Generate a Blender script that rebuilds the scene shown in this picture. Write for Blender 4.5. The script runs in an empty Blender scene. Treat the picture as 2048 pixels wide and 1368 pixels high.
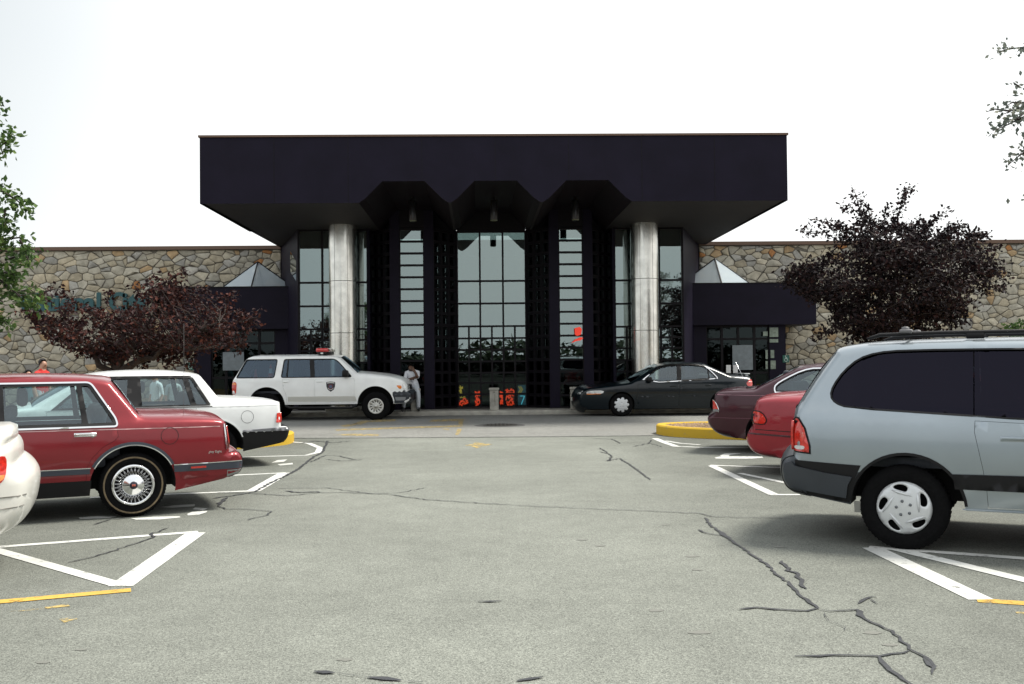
import bpy, bmesh, math, random
from mathutils import Vector, Matrix
from mathutils.geometry import delaunay_2d_cdt
random.seed(7)
rad = math.radians
SC = bpy.context.scene
COL = SC.collection

# ------------------------------------------------------------ camera
F, EYE = 2000.0, 1.52                     # focal length in photo pixels, eye height
ROLL, YAW, PITCH = 0.0094, rad(1.3), math.atan(37 / 2000)
cam_d = bpy.data.cameras.new('camera')
cam_d.sensor_width = 36; cam_d.lens = F / 2048 * 36
cam_d.clip_start = 0.05; cam_d.clip_end = 2000
CAM = bpy.data.objects.new('camera', cam_d); COL.objects.link(CAM)
CAM.matrix_world = (Matrix.Translation((0, 0, EYE)) @ Matrix.Rotation(-YAW, 4, 'Z')
                    @ Matrix.Rotation(math.pi / 2 + PITCH, 4, 'X') @ Matrix.Rotation(-ROLL, 4, 'Z'))
SC.camera = CAM
CR = CAM.matrix_world.to_3x3()

def at(px, py, Y):                         # where the sight line through a photo pixel meets the depth Y
    d = CR @ Vector(((px - 1024) / F, -(py - 684) / F, -1)); t = Y / d.y
    return Vector((d.x * t, Y, EYE + d.z * t))
def G(px, py, z=0.0):                      # ... and where it meets the ground
    d = CR @ Vector(((px - 1024) / F, -(py - 684) / F, -1)); t = (z - EYE) / d.z
    return Vector((d.x * t, d.y * t, z))

# ------------------------------------------------------------ world, sun, exposure
SUN = Vector((0.50, 0.16, 0.85)).normalized()
w = bpy.data.worlds.new('World'); SC.world = w; w.use_nodes = True
nt = w.node_tree; nt.nodes.clear()
out = nt.nodes.new('ShaderNodeOutputWorld'); bg = nt.nodes.new('ShaderNodeBackground')
sky = nt.nodes.new('ShaderNodeTexSky'); sky.sky_type = 'NISHITA'; sky.sun_disc = False
sky.sun_elevation = math.asin(SUN.z); sky.sun_rotation = math.atan2(SUN.x, SUN.y)
sky.air_density = 1.6; sky.dust_density = 4.0; sky.ozone_density = 1.0
tc = nt.nodes.new('ShaderNodeTexCoord')
nz = nt.nodes.new('ShaderNodeTexNoise'); nz.inputs['Scale'].default_value = 1.6; nz.inputs['Detail'].default_value = 3
rp = nt.nodes.new('ShaderNodeValToRGB')
rp.color_ramp.elements[0].position = 0.30; rp.color_ramp.elements[0].color = (8.2, 8.7, 9.1, 1)
rp.color_ramp.elements[1].position = 0.62; rp.color_ramp.elements[1].color = (10.6, 10.6, 10.5, 1)
mx = nt.nodes.new('ShaderNodeMix'); mx.data_type = 'RGBA'; mx.inputs['Factor'].default_value = 0.86
nt.links.new(tc.outputs['Generated'], nz.inputs['Vector']); nt.links.new(nz.outputs['Fac'], rp.inputs['Fac'])
dt = nt.nodes.new('ShaderNodeVectorMath'); dt.operation = 'DOT_PRODUCT'; dt.inputs[1].default_value = Vector((-0.66, 0.66, 0.36)).normalized()
dr = nt.nodes.new('ShaderNodeMapRange'); dr.interpolation_type = 'SMOOTHSTEP'
for k_, v_ in (('From Min', 0.84), ('From Max', 1.0), ('To Min', 0.0), ('To Max', 1.0)): dr.inputs[k_].default_value = v_
m2 = nt.nodes.new('ShaderNodeMix'); m2.data_type = 'RGBA'; m2.inputs['B'].default_value = (5.9, 6.25, 6.35, 1)
nt.links.new(tc.outputs['Generated'], dt.inputs[0]); nt.links.new(dt.outputs['Value'], dr.inputs['Value']); nt.links.new(dr.outputs['Result'], m2.inputs['Factor'])
nt.links.new(rp.outputs['Color'], m2.inputs['A'])
nt.links.new(sky.outputs['Color'], mx.inputs['A']); nt.links.new(m2.outputs['Result'], mx.inputs['B'])
nt.links.new(mx.outputs['Result'], bg.inputs['Color']); bg.inputs['Strength'].default_value = 0.07
nt.links.new(bg.outputs['Background'], out.inputs['Surface'])
sl = bpy.data.lights.new('sun', 'SUN'); sl.energy = 3.0; sl.angle = rad(16); sl.color = (1, 0.95, 0.86)
so = bpy.data.objects.new('sun', sl); COL.objects.link(so)
so.rotation_euler = (-SUN).to_track_quat('-Z', 'Y').to_euler(); so.location = (20, 10, 40)
SC.view_settings.view_transform = 'Standard'; SC.view_settings.look = 'None'
SC.view_settings.exposure = 0.95; SC.view_settings.gamma = 1.0
SC.view_settings.use_curve_mapping = False
SC.render.engine = 'CYCLES'
SC.cycles.max_bounces = 8; SC.cycles.transparent_max_bounces = 16; SC.cycles.caustics_reflective = False
SC.cycles.sample_clamp_indirect = 6

# ------------------------------------------------------------ materials
MATS = {}
def nodes(name):
    m = bpy.data.materials.new(name); m.use_nodes = True; n = m.node_tree
    return m, n, n.nodes['Principled BSDF']
def plain(name, col, rough=0.6, metal=0.0, coat=0.0, vary=0.0, scale=6.0, bump=0.0, bscale=60.0, spec=0.5, emit=None, estr=0.0):
    if name in MATS: return MATS[name]
    m, n, b = nodes(name)
    b.inputs['Base Color'].default_value = (*col, 1); b.inputs['Roughness'].default_value = rough
    b.inputs['Metallic'].default_value = metal; b.inputs['Coat Weight'].default_value = coat
    b.inputs['Coat Roughness'].default_value = 0.04; b.inputs['Specular IOR Level'].default_value = spec
    if emit: b.inputs['Emission Color'].default_value = (*emit, 1); b.inputs['Emission Strength'].default_value = estr
    t = n.nodes.new('ShaderNodeTexCoord')
    if vary:
        z = n.nodes.new('ShaderNodeTexNoise'); z.inputs['Scale'].default_value = scale; z.inputs['Detail'].default_value = 6
        r = n.nodes.new('ShaderNodeValToRGB'); r.color_ramp.elements[0].position = 0.3; r.color_ramp.elements[1].position = 0.7
        r.color_ramp.elements[0].color = (*[c * (1 - vary) for c in col], 1)
        r.color_ramp.elements[1].color = (*[min(1, c * (1 + vary)) for c in col], 1)
        n.links.new(t.outputs['Object'], z.inputs['Vector']); n.links.new(z.outputs['Fac'], r.inputs['Fac'])
        n.links.new(r.outputs['Color'], b.inputs['Base Color'])
    if bump:
        z = n.nodes.new('ShaderNodeTexNoise'); z.inputs['Scale'].default_value = bscale; z.inputs['Detail'].default_value = 4
        u = n.nodes.new('ShaderNodeBump'); u.inputs['Strength'].default_value = bump; u.inputs['Distance'].default_value = 0.02
        n.links.new(t.outputs['Object'], z.inputs['Vector']); n.links.new(z.outputs['Fac'], u.inputs['Height'])
        n.links.new(u.outputs['Normal'], b.inputs['Normal'])
    MATS[name] = m; return m
def paint(name, col, metal=0.0, rough=0.35, dirt=0.06, coat=0.7):
    if name in MATS: return MATS[name]
    m = plain(name, col, rough, metal, coat, dirt, 3.0, spec=0.3)
    n = m.node_tree; b = n.nodes['Principled BSDF']
    t = n.nodes.new('ShaderNodeTexCoord'); z = n.nodes.new('ShaderNodeTexNoise')
    z.inputs['Scale'].default_value = 7; z.inputs['Detail'].default_value = 5
    r = n.nodes.new('ShaderNodeMapRange'); r.inputs['To Min'].default_value = 0.02; r.inputs['To Max'].default_value = 0.14
    n.links.new(t.outputs['Object'], z.inputs['Vector']); n.links.new(z.outputs['Fac'], r.inputs['Value'])
    n.links.new(r.outputs['Result'], b.inputs['Coat Roughness'])
    return m
def glass(name, tint, fac, gcol=(0.95, 1, 1), rough=0.0, fres=True):
    if name in MATS: return MATS[name]
    m, n, b = nodes(name); n.nodes.remove(b)
    o = n.nodes['Material Output']
    tr = n.nodes.new('ShaderNodeBsdfTransparent'); tr.inputs['Color'].default_value = (*tint, 1)
    gl = n.nodes.new('ShaderNodeBsdfGlossy'); gl.inputs['Color'].default_value = (*gcol, 1); gl.inputs['Roughness'].default_value = rough
    mi = n.nodes.new('ShaderNodeMixShader')
    fr = n.nodes.new('ShaderNodeFresnel'); fr.inputs['IOR'].default_value = 1.5
    mr = n.nodes.new('ShaderNodeMath'); mr.operation = 'ADD'; mr.use_clamp = True; mr.inputs[1].default_value = fac
    n.links.new(fr.outputs['Fac'], mr.inputs[0]); n.links.new(mr.outputs['Value'], mi.inputs['Fac'])
    n.links.new(tr.outputs['BSDF'], mi.inputs[1]); n.links.new(gl.outputs['BSDF'], mi.inputs[2])
    n.links.new(mi.outputs['Shader'], o.inputs['Surface'])
    MATS[name] = m; return m
def asphalt(name, base, light, dark, blotch=0.16, grain=95.0, stalls=False):
    m, n, b = nodes(name); b.inputs['Roughness'].default_value = 0.92; b.inputs['Specular IOR Level'].default_value = 0.25
    t = n.nodes.new('ShaderNodeTexCoord')
    def noise(s, d=4, rgh=0.6):
        z = n.nodes.new('ShaderNodeTexNoise'); z.inputs['Scale'].default_value = s; z.inputs['Detail'].default_value = d
        z.inputs['Roughness'].default_value = rgh; n.links.new(t.outputs['Object'], z.inputs['Vector']); return z
    v = n.nodes.new('ShaderNodeTexVoronoi'); v.inputs['Scale'].default_value = grain
    n.links.new(t.outputs['Object'], v.inputs['Vector'])
    sep = n.nodes.new('ShaderNodeSeparateColor'); n.links.new(v.outputs['Color'], sep.inputs['Color'])
    r = n.nodes.new('ShaderNodeValToRGB'); e = r.color_ramp.elements
    e[0].position = 0.0; e[0].color = (*dark, 1); e[1].position = 1.0; e[1].color = (*light, 1)
    x = e.new(0.28); x.color = (*[c * 0.86 for c in base], 1); x = e.new(0.72); x.color = (*[c * 1.12 for c in base], 1)
    n.links.new(sep.outputs['Red'], r.inputs['Fac'])
    def mult(src, z, lo, hi, p0=0.3, p1=0.7, col=None):
        q = n.nodes.new('ShaderNodeMapRange'); q.inputs['From Min'].default_value = p0; q.inputs['From Max'].default_value = p1
        q.inputs['To Min'].default_value = lo; q.inputs['To Max'].default_value = hi; n.links.new(z.outputs['Fac'], q.inputs['Value'])
        k = n.nodes.new('ShaderNodeMix'); k.data_type = 'RGBA'; k.blend_type = 'MULTIPLY'; k.inputs['Factor'].default_value = 1
        n.links.new(src, k.inputs['A']); n.links.new(q.outputs['Result'], k.inputs['B']); return k.outputs['Result']
    c = mult(r.outputs['Color'], noise(0.35, 6), 1 - blotch, 1 + blotch)
    c = mult(c, noise(3.0, 8, 0.7), 0.90, 1.10)
    c = mult(c, noise(45.0, 2), 0.90, 1.08)
    st = noise(1.7, 9, 0.75)
    c = mult(c, st, 0.62, 1.0, 0.27, 0.34)           # stains and oil drops
    if stalls:                                                    # oil-darkened stalls either side of the tyre-polished aisle
        sx = n.nodes.new('ShaderNodeSeparateXYZ'); n.links.new(t.outputs['Object'], sx.inputs['Vector'])
        ab = n.nodes.new('ShaderNodeMath'); ab.operation = 'ABSOLUTE'; n.links.new(sx.outputs['X'], ab.inputs[0])
        wob = noise(0.9, 5); ad = n.nodes.new('ShaderNodeMath'); ad.operation = 'MULTIPLY_ADD'; ad.inputs[1].default_value = 2.4
        n.links.new(wob.outputs['Fac'], ad.inputs[0]); n.links.new(ab.outputs['Value'], ad.inputs[2])
        q = n.nodes.new('ShaderNodeMapRange'); q.interpolation_type = 'SMOOTHSTEP'
        for k_, v_ in (('From Min', 2.6), ('From Max', 4.9), ('To Min', 1.0), ('To Max', 0.74)): q.inputs[k_].default_value = v_
        n.links.new(ad.outputs['Value'], q.inputs['Value'])
        k = n.nodes.new('ShaderNodeMix'); k.data_type = 'RGBA'; k.blend_type = 'MULTIPLY'; k.inputs['Factor'].default_value = 1
        n.links.new(c, k.inputs['A']); n.links.new(q.outputs['Result'], k.inputs['B']); c = k.outputs['Result']
    n.links.new(c, b.inputs['Base Color'])
    u = n.nodes.new('ShaderNodeBump'); u.inputs['Strength'].default_value = 0.5; u.inputs['Distance'].default_value = 0.006
    n.links.new(v.outputs['Distance'], u.inputs['Height']); n.links.new(u.outputs['Normal'], b.inputs['Normal'])
    MATS[name] = m; return m
def worn(name, col, under, amount=0.42):
    m, n, b = nodes(name); b.inputs['Roughness'].default_value = 0.8; b.inputs['Specular IOR Level'].default_value = 0.3
    t = n.nodes.new('ShaderNodeTexCoord'); z = n.nodes.new('ShaderNodeTexNoise')
    z.inputs['Scale'].default_value = 9; z.inputs['Detail'].default_value = 10; z.inputs['Roughness'].default_value = 0.75
    r = n.nodes.new('ShaderNodeValToRGB'); r.color_ramp.elements[0].position = amount - 0.08; r.color_ramp.elements[1].position = amount + 0.05
    r.color_ramp.elements[0].color = (*(under or (0, 0, 0)), 1); r.color_ramp.elements[1].color = (*col, 1)
    n.links.new(t.outputs['Object'], z.inputs['Vector']); n.links.new(z.outputs['Fac'], r.inputs['Fac'])
    if under is None:                                             # worn right through: the ground shows in the gaps
        r.color_ramp.elements[0].color = (0, 0, 0, 1); r.color_ramp.elements[1].color = (1, 1, 1, 1)
        z2 = n.nodes.new('ShaderNodeTexNoise'); z2.inputs['Scale'].default_value = 2.2; z2.inputs['Detail'].default_value = 6
        q = n.nodes.new('ShaderNodeValToRGB'); q.color_ramp.elements[0].position = .3; q.color_ramp.elements[1].position = .7
        q.color_ramp.elements[0].color = (*[c * .72 for c in col], 1); q.color_ramp.elements[1].color = (*col, 1)
        n.links.new(t.outputs['Object'], z2.inputs['Vector']); n.links.new(z2.outputs['Fac'], q.inputs['Fac']); n.links.new(q.outputs['Color'], b.inputs['Base Color'])
        n.links.new(r.outputs['Color'], b.inputs['Alpha'])
    else: n.links.new(r.outputs['Color'], b.inputs['Base Color'])
    MATS[name] = m; return m
def stone_mat(name, col):
    m, n, b = nodes(name); b.inputs['Roughness'].default_value = 0.9; b.inputs['Specular IOR Level'].default_value = 0.25
    t = n.nodes.new('ShaderNodeTexCoord'); g = n.nodes.new('ShaderNodeNewGeometry')
    z = n.nodes.new('ShaderNodeTexNoise'); z.inputs['Scale'].default_value = 5; z.inputs['Detail'].default_value = 9; z.inputs['Roughness'].default_value = 0.7
    n.links.new(g.outputs['Position'], z.inputs['Vector'])
    r = n.nodes.new('ShaderNodeValToRGB'); r.color_ramp.elements[0].position = 0.28; r.color_ramp.elements[1].position = 0.72
    r.color_ramp.elements[0].color = (*[c * 0.68 for c in col], 1)
    r.color_ramp.elements[1].color = (*[min(0.9, c * 1.25) for c in col], 1)
    n.links.new(z.outputs['Fac'], r.inputs['Fac'])
    oi = n.nodes.new('ShaderNodeObjectInfo'); q = n.nodes.new('ShaderNodeMapRange')
    q.inputs['To Min'].default_value = 0.78; q.inputs['To Max'].default_value = 1.2; n.links.new(oi.outputs['Random'], q.inputs['Value'])
    k = n.nodes.new('ShaderNodeMix'); k.data_type = 'RGBA'; k.blend_type = 'MULTIPLY'; k.inputs['Factor'].default_value = 1
    n.links.new(r.outputs['Color'], k.inputs['A']); n.links.new(q.outputs['Result'], k.inputs['B'])
    n.links.new(k.outputs['Result'], b.inputs['Base Color'])
    u = n.nodes.new('ShaderNodeBump'); u.inputs['Strength'].default_value = 0.7; u.inputs['Distance'].default_value = 0.03
    n.links.new(z.outputs['Fac'], u.inputs['Height']); n.links.new(u.outputs['Normal'], b.inputs['Normal'])
    MATS[name] = m; return m
def leaf_mat(name, c0, c1, c2, trans=0.25):
    m, n, b = nodes(name); b.inputs['Roughness'].default_value = 0.6; b.inputs['Specular IOR Level'].default_value = 0.18
    g = n.nodes.new('ShaderNodeNewGeometry'); r = n.nodes.new('ShaderNodeValToRGB')
    e = r.color_ramp.elements; e[0].color = (*c0, 1); e[1].color = (*c2, 1); x = e.new(0.62); x.color = (*c1, 1)
    n.links.new(g.outputs['Random Per Island'], r.inputs['Fac']); n.links.new(r.outputs['Color'], b.inputs['Base Color'])
    tl = n.nodes.new('ShaderNodeBsdfTranslucent'); n.links.new(r.outputs['Color'], tl.inputs['Color'])
    mi = n.nodes.new('ShaderNodeMixShader'); mi.inputs['Fac'].default_value = trans
    n.links.new(b.outputs['BSDF'], mi.inputs[1]); n.links.new(tl.outputs['BSDF'], mi.inputs[2])
    n.links.new(mi.outputs['Shader'], n.nodes['Material Output'].inputs['Surface']); MATS[name] = m; return m

ASPH = asphalt('aisle_asphalt', (0.178, 0.188, 0.166), (0.262, 0.275, 0.242), (0.100, 0.105, 0.094), 0.16, 150.0, True)
ROAD = asphalt('lane_asphalt', (0.195, 0.198, 0.185), (0.30, 0.30, 0.28), (0.10, 0.10, 0.095), 0.10, 120)
WHITE = worn('white_road_paint', (0.62, 0.63, 0.60), None, 0.40)
YELLOW = worn('yellow_road_paint', (0.56, 0.345, 0.07), None, 0.42)
YWORN = worn('faded_yellow_paint', (0.52, 0.39, 0.14), None, 0.525)
CURBY = worn('yellow_curb_paint', (0.52, 0.335, 0.03), (0.24, 0.21, 0.13), 0.37)
TAR = plain('tar', (0.028, 0.030, 0.034), 0.55, vary=0.3, scale=20)
CONC = plain('concrete', (0.34, 0.33, 0.29), 0.9, vary=0.25, scale=5, bump=0.4, bscale=40)
PAVER = plain('dark_paver', (0.05, 0.045, 0.042), 0.85, vary=0.3, scale=3, bump=0.4)
BRONZE = plain('dark_bronze_metal', (0.0085, 0.0068, 0.0160), 0.55, 0.0, vary=0.18, scale=1.3, spec=0.12)
FRAME = plain('black_mullion_metal', (0.006, 0.005, 0.007), 0.45, spec=0.15)
SOFFIT = plain('soffit', (0.012, 0.0105, 0.012), 0.7, vary=0.2, scale=2)
DARK = plain('dark_void', (0.008, 0.008, 0.009), 0.9)
STEEL = plain('brushed_steel', (0.66, 0.65, 0.60), 0.24, 1.0, vary=0.12, scale=4, bump=0.03, bscale=14)
BGLASS = glass('tinted_building_glass', (0.34, 0.42, 0.41), 0.19, (0.80, 0.93, 0.92))
DGLASS = glass('clear_door_glass', (0.30, 0.36, 0.35), 0.0, (0.42, 0.5, 0.5))
SKYGL = glass('skylight_glass', (0.80, 0.88, 0.92), 0.16, (0.9, 0.97, 1.0))
CGLASS = glass('car_glass', (0.64, 0.76, 0.76), 0.07, (0.82, 0.94, 1.0))
TGLASS = glass('tinted_car_glass', (0.36, 0.46, 0.50), 0.05, (0.62, 0.80, 1.0))
PGLASS = glass('privacy_glass', (0.02, 0.02, 0.024), 0.0, (0.36, 0.34, 0.5))
RUBBER = plain('tyre_rubber', (0.0042, 0.0042, 0.0046), 0.9, vary=0.25, scale=30, bump=0.2, spec=0.12)
BLACK = plain('black_trim', (0.0065, 0.0065, 0.0075), 0.5, spec=0.25)
LINER = plain('wheel_well', (0.006, 0.006, 0.006), 0.95)
SEAT = plain('seat_cloth', (0.045, 0.05, 0.06), 0.95, vary=0.2, scale=20)
CHROME = plain('chrome', (0.78, 0.79, 0.80), 0.14, 1.0)
SILVER = plain('silver_wheel_paint', (0.60, 0.62, 0.63), 0.38, 0.35, vary=0.06)
ALLOY = plain('dull_alloy', (0.50, 0.50, 0.47), 0.40, 0.5, vary=0.1)
REDLENS = plain('red_lens', (0.52, 0.022, 0.012), 0.12, coat=1.0, vary=0.3, scale=40)
AMBER = plain('amber_lens', (0.72, 0.20, 0.02), 0.14, coat=1.0, vary=0.2, scale=40)
CLEAR = plain('clear_lens', (0.62, 0.63, 0.62), 0.12, coat=1.0, vary=0.15, scale=50)
BARK = plain('bark', (0.035, 0.026, 0.022), 0.95, vary=0.4, scale=14, bump=0.8, bscale=25)
PLUM = leaf_mat('plum_leaf', (0.014, 0.007, 0.008), (0.027, 0.010, 0.011), (0.105, 0.034, 0.023), 0.18)
PLUMD = leaf_mat('dark_plum_leaf', (0.008, 0.0055, 0.007), (0.013, 0.008, 0.010), (0.036, 0.015, 0.014), 0.10)
GREEN = leaf_mat('green_leaf', (0.030, 0.060, 0.018), (0.060, 0.115, 0.030), (0.13, 0.20, 0.055), 0.3)
PALEG = leaf_mat('flare_paled_leaf', (0.09, 0.115, 0.10), (0.15, 0.175, 0.15), (0.26, 0.27, 0.22), 0.5)  # leaf colour lightened to paint the washed-out look of lens flare

# ------------------------------------------------------------ object helpers
def link(o, parent=None):
    COL.objects.link(o)
    if parent: o.parent = parent
    return o
def obj(name, bm, mat, parent=None, smooth=True, loc=None):
    me = bpy.data.meshes.new(name); bm.to_mesh(me); bm.free()
    for x in (mat if isinstance(mat, (list, tuple)) else [mat]): me.materials.append(x)
    if smooth: me.polygons.foreach_set('use_smooth', [True] * len(me.polygons))
    o = bpy.data.objects.new(name, me); link(o, parent)
    if loc is not None: o.location = loc
    return o
def raw(name, vs, fs, mat, parent=None, smooth=False, loc=None, mids=None):
    me = bpy.data.meshes.new(name); me.from_pydata(vs, [], fs); me.update()
    for x in (mat if isinstance(mat, (list, tuple)) else [mat]): me.materials.append(x)
    if mids: me.polygons.foreach_set('material_index', mids)
    if smooth: me.polygons.foreach_set('use_smooth', [True] * len(me.polygons))
    o = bpy.data.objects.new(name, me); link(o, parent)
    if loc is not None: o.location = loc
    return o
def dup(o, parent=None, loc=None):
    c = o.copy(); COL.objects.link(c)
    if parent: c.parent = parent
    if loc is not None: c.location = loc
    for ch in o.children: dup(ch, c)
    return c
def empty(name, label=None, cat=None, loc=(0, 0, 0), rz=0.0, group=None, kind=None, parent=None):
    o = bpy.data.objects.new(name, None); link(o, parent); o.location = loc; o.rotation_euler = (0, 0, rz)
    o.empty_display_size = 0.2
    return tag(o, label, cat, group, kind)
def tag(o, label=None, cat=None, group=None, kind=None):
    if label: o['label'] = label
    if cat: o['category'] = cat
    if group: o['group'] = group
    if kind: o['kind'] = kind
    return o
def box(bm, x0, x1, y0, y1, z0, z1, bev=0.0, seg=1):
    m = Matrix.Translation(((x0 + x1) / 2, (y0 + y1) / 2, (z0 + z1) / 2)) @ Matrix.Diagonal((abs(x1 - x0), abs(y1 - y0), abs(z1 - z0), 1))
    r = bmesh.ops.create_cube(bm, size=1, matrix=m)
    if bev:
        es = list({e for v in r['verts'] for e in v.link_edges})
        bmesh.ops.bevel(bm, geom=es, offset=bev, segments=seg, affect='EDGES', profile=0.5)
    return r['verts']
def boxo(name, d, mat, parent=None, bev=0.0, seg=1, smooth=False):
    bm = bmesh.new(); box(bm, *d, bev=bev, seg=seg); return obj(name, bm, mat, parent, smooth)
def tube(bm, pts, rs, n=8, cap=True):
    pts = [Vector(p) for p in pts]; rings = []
    if not isinstance(rs, (list, tuple)): rs = [rs] * len(pts)
    for i, p in enumerate(pts):
        d = (pts[min(i + 1, len(pts) - 1)] - pts[max(i - 1, 0)]).normalized()
        a = d.orthogonal().normalized() if i == 0 else (rings_a - d * rings_a.dot(d)).normalized()
        rings_a = a; b = d.cross(a)
        rings.append([bm.verts.new(p + (a * math.cos(2 * math.pi * k / n) + b * math.sin(2 * math.pi * k / n)) * rs[i]) for k in range(n)])
    for r0, r1 in zip(rings, rings[1:]):
        for k in range(n): bm.faces.new((r0[k], r0[(k + 1) % n], r1[(k + 1) % n], r1[k]))
    if cap:
        bm.faces.new(rings[0][::-1]); bm.faces.new(rings[-1])
def lathe(bm, prof, n=32, axis='Z', a0=0.0, a1=2 * math.pi):
    rings = []; full = abs(a1 - a0 - 2 * math.pi) < 1e-6; m = n if full else n + 1
    for r, h in prof:
        ring = []
        for k in range(m):
            a = a0 + (a1 - a0) * k / n; c, s = r * math.cos(a), r * math.sin(a)
            ring.append(bm.verts.new((c, s, h) if axis == 'Z' else (c, h, s)))
        rings.append(ring)
    for r0, r1 in zip(rings, rings[1:]):
        for k in range(m if full else m - 1):
            q = (r0[k], r0[(k + 1) % m], r1[(k + 1) % m], r1[k])
            bm.faces.new(q if axis == 'Z' else q[::-1])
def prism(bm, poly, z0, z1, bev=0.0):
    lo = [bm.verts.new((p[0], p[1], z0)) for p in poly]; hi = [bm.verts.new((p[0], p[1], z1)) for p in poly]
    k = len(poly)
    for i in range(k): bm.faces.new((lo[i], lo[(i + 1) % k], hi[(i + 1) % k], hi[i]))
    top = bm.faces.new(hi); bm.faces.new(lo[::-1])
    if bev: bmesh.ops.bevel(bm, geom=list(top.edges), offset=bev, segments=2, affect='EDGES')
def slab_xz(bm, poly, y0, y1):             # a polygon in x,z pushed from y0 (front) to y1
    a = [bm.verts.new((p[0], y0, p[1])) for p in poly]; b = [bm.verts.new((p[0], y1, p[1])) for p in poly]; k = len(poly)
    bm.faces.new(a); bm.faces.new(b[::-1])
    for i in range(k): bm.faces.new((a[(i + 1) % k], a[i], b[i], b[(i + 1) % k]))
def ribbon(name, pts, width, mat, parent, z=0.006, jitter=0.0):
    vs, fs = [], []; pts = [Vector((p[0], p[1], 0)) for p in pts]
    if jitter:
        q = [pts[0]]
        for a, b in zip(pts, pts[1:]):
            k = max(1, int((b - a).length / 0.06))
            for i in range(1, k + 1):
                p = a.lerp(b, i / k)
                if i < k: p += Vector((random.gauss(0, jitter), random.gauss(0, jitter), 0))
                q.append(p)
        pts = q
    for i, p in enumerate(pts):
        d = (pts[min(i + 1, len(pts) - 1)] - pts[max(i - 1, 0)]); d.normalize()
        n = Vector((-d.y, d.x, 0)); w = width * (1 if not jitter else random.uniform(0.65, 1.35))
        if jitter and i in (0, len(pts) - 1): w *= 0.3
        w2 = w if not jitter else width * random.uniform(.5, 1.4) * (.3 if i in (0, len(pts) - 1) else 1)
        vs += [(p - n * w / 2 + Vector((0, 0, z)))[:], (p + n * w2 / 2 + Vector((0, 0, z)))[:]]
    for i in range(len(pts) - 1): fs.append((2 * i, 2 * i + 2, 2 * i + 3, 2 * i + 1))
    return raw(name, vs, fs, mat, parent)
def text_mesh(s, size, depth, bold=0.0):
    c = bpy.data.curves.new('text', 'FONT'); c.body = s; c.size = size; c.extrude = depth; c.offset = bold; c.resolution_u = 3
    o = bpy.data.objects.new('text', c); COL.objects.link(o)
    bpy.context.view_layer.update()
    me = bpy.data.meshes.new_from_object(o.evaluated_get(bpy.context.evaluated_depsgraph_get()))
    bpy.data.objects.remove(o); bpy.data.curves.remove(c); return me

# ------------------------------------------------------------ 2-D outline tools (side views in x,z)
def area(p): return sum(a[0] * b[1] - b[0] * a[1] for a, b in zip(p, p[1:] + p[:1])) / 2
def ccw(p): return p if area(p) > 0 else p[::-1]
def chaikin(p, it=1, closed=True):
    for _ in range(it):
        q = [] if closed else [p[0]]
        for a, b in zip(p, p[1:] + (p[:1] if closed else [])):
            q += [(a[0] * .75 + b[0] * .25, a[1] * .75 + b[1] * .25), (a[0] * .25 + b[0] * .75, a[1] * .25 + b[1] * .75)]
        if not closed: q = [p[0]] + q[2:-1] + [p[-1]] if len(p) > 2 else list(p)
        p = q
    return p
def roundp(p, r, k=4):                      # round the corners of an outline with radius-like cut r
    q = []
    for i, b in enumerate(p):
        a, c = p[i - 1], p[(i + 1) % len(p)]; la = math.hypot(a[0] - b[0], a[1] - b[1]); lc_ = math.hypot(c[0] - b[0], c[1] - b[1])
        f, g = min(.45, r / la), min(.45, r / lc_); s = (b[0] + (a[0] - b[0]) * f, b[1] + (a[1] - b[1]) * f); e = (b[0] + (c[0] - b[0]) * g, b[1] + (c[1] - b[1]) * g)
        for j in range(k + 1):
            t = j / k; q.append(tuple(s[m] * (1 - t) ** 2 + 2 * b[m] * t * (1 - t) + e[m] * t * t for m in (0, 1)))
    return q
def resample(p, step, closed=True):
    q = []
    for a, b in zip(p, p[1:] + (p[:1] if closed else [])):
        k = max(1, int(math.hypot(b[0] - a[0], b[1] - a[1]) / step + 0.5))
        q += [(a[0] + (b[0] - a[0]) * i / k, a[1] + (b[1] - a[1]) * i / k) for i in range(k)]
    return q if closed else q + [p[-1]]
def inside(p, x, z):
    r = False; j = len(p) - 1
    for i in range(len(p)):
        a, b = p[i], p[j]
        if (a[1] > z) != (b[1] > z) and x < (b[0] - a[0]) * (z - a[1]) / (b[1] - a[1]) + a[0]: r = not r
        j = i
    return r
def segdist(segs, x, z):
    best = 9e9
    for ax, az, bx, bz in segs:
        dx, dz = bx - ax, bz - az; l = dx * dx + dz * dz
        t = 0 if l == 0 else max(0, min(1, ((x - ax) * dx + (z - az) * dz) / l))
        d = (x - ax - t * dx) ** 2 + (z - az - t * dz) ** 2
        if d < best: best = d
    return math.sqrt(best)
def grow(p, d):                            # move an outline outwards by d (inwards when d < 0)
    p = ccw(p); n = len(p); q = []
    for i in range(n):
        a, b, c = p[i - 1], p[i], p[(i + 1) % n]
        u = Vector((b[0] - a[0], b[1] - a[1])); v = Vector((c[0] - b[0], c[1] - b[1]))
        if u.length < 1e-9 or v.length < 1e-9: q.append(b); continue
        u.normalize(); v.normalize(); nu = Vector((u.y, -u.x)); nv = Vector((v.y, -v.x)); m = nu + nv
        k = d / max(0.35, 1 + nu.dot(nv)) if m.length > 1e-6 else 0
        q.append((b[0] + m.x * k, b[1] + m.y * k))
    return q
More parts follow.
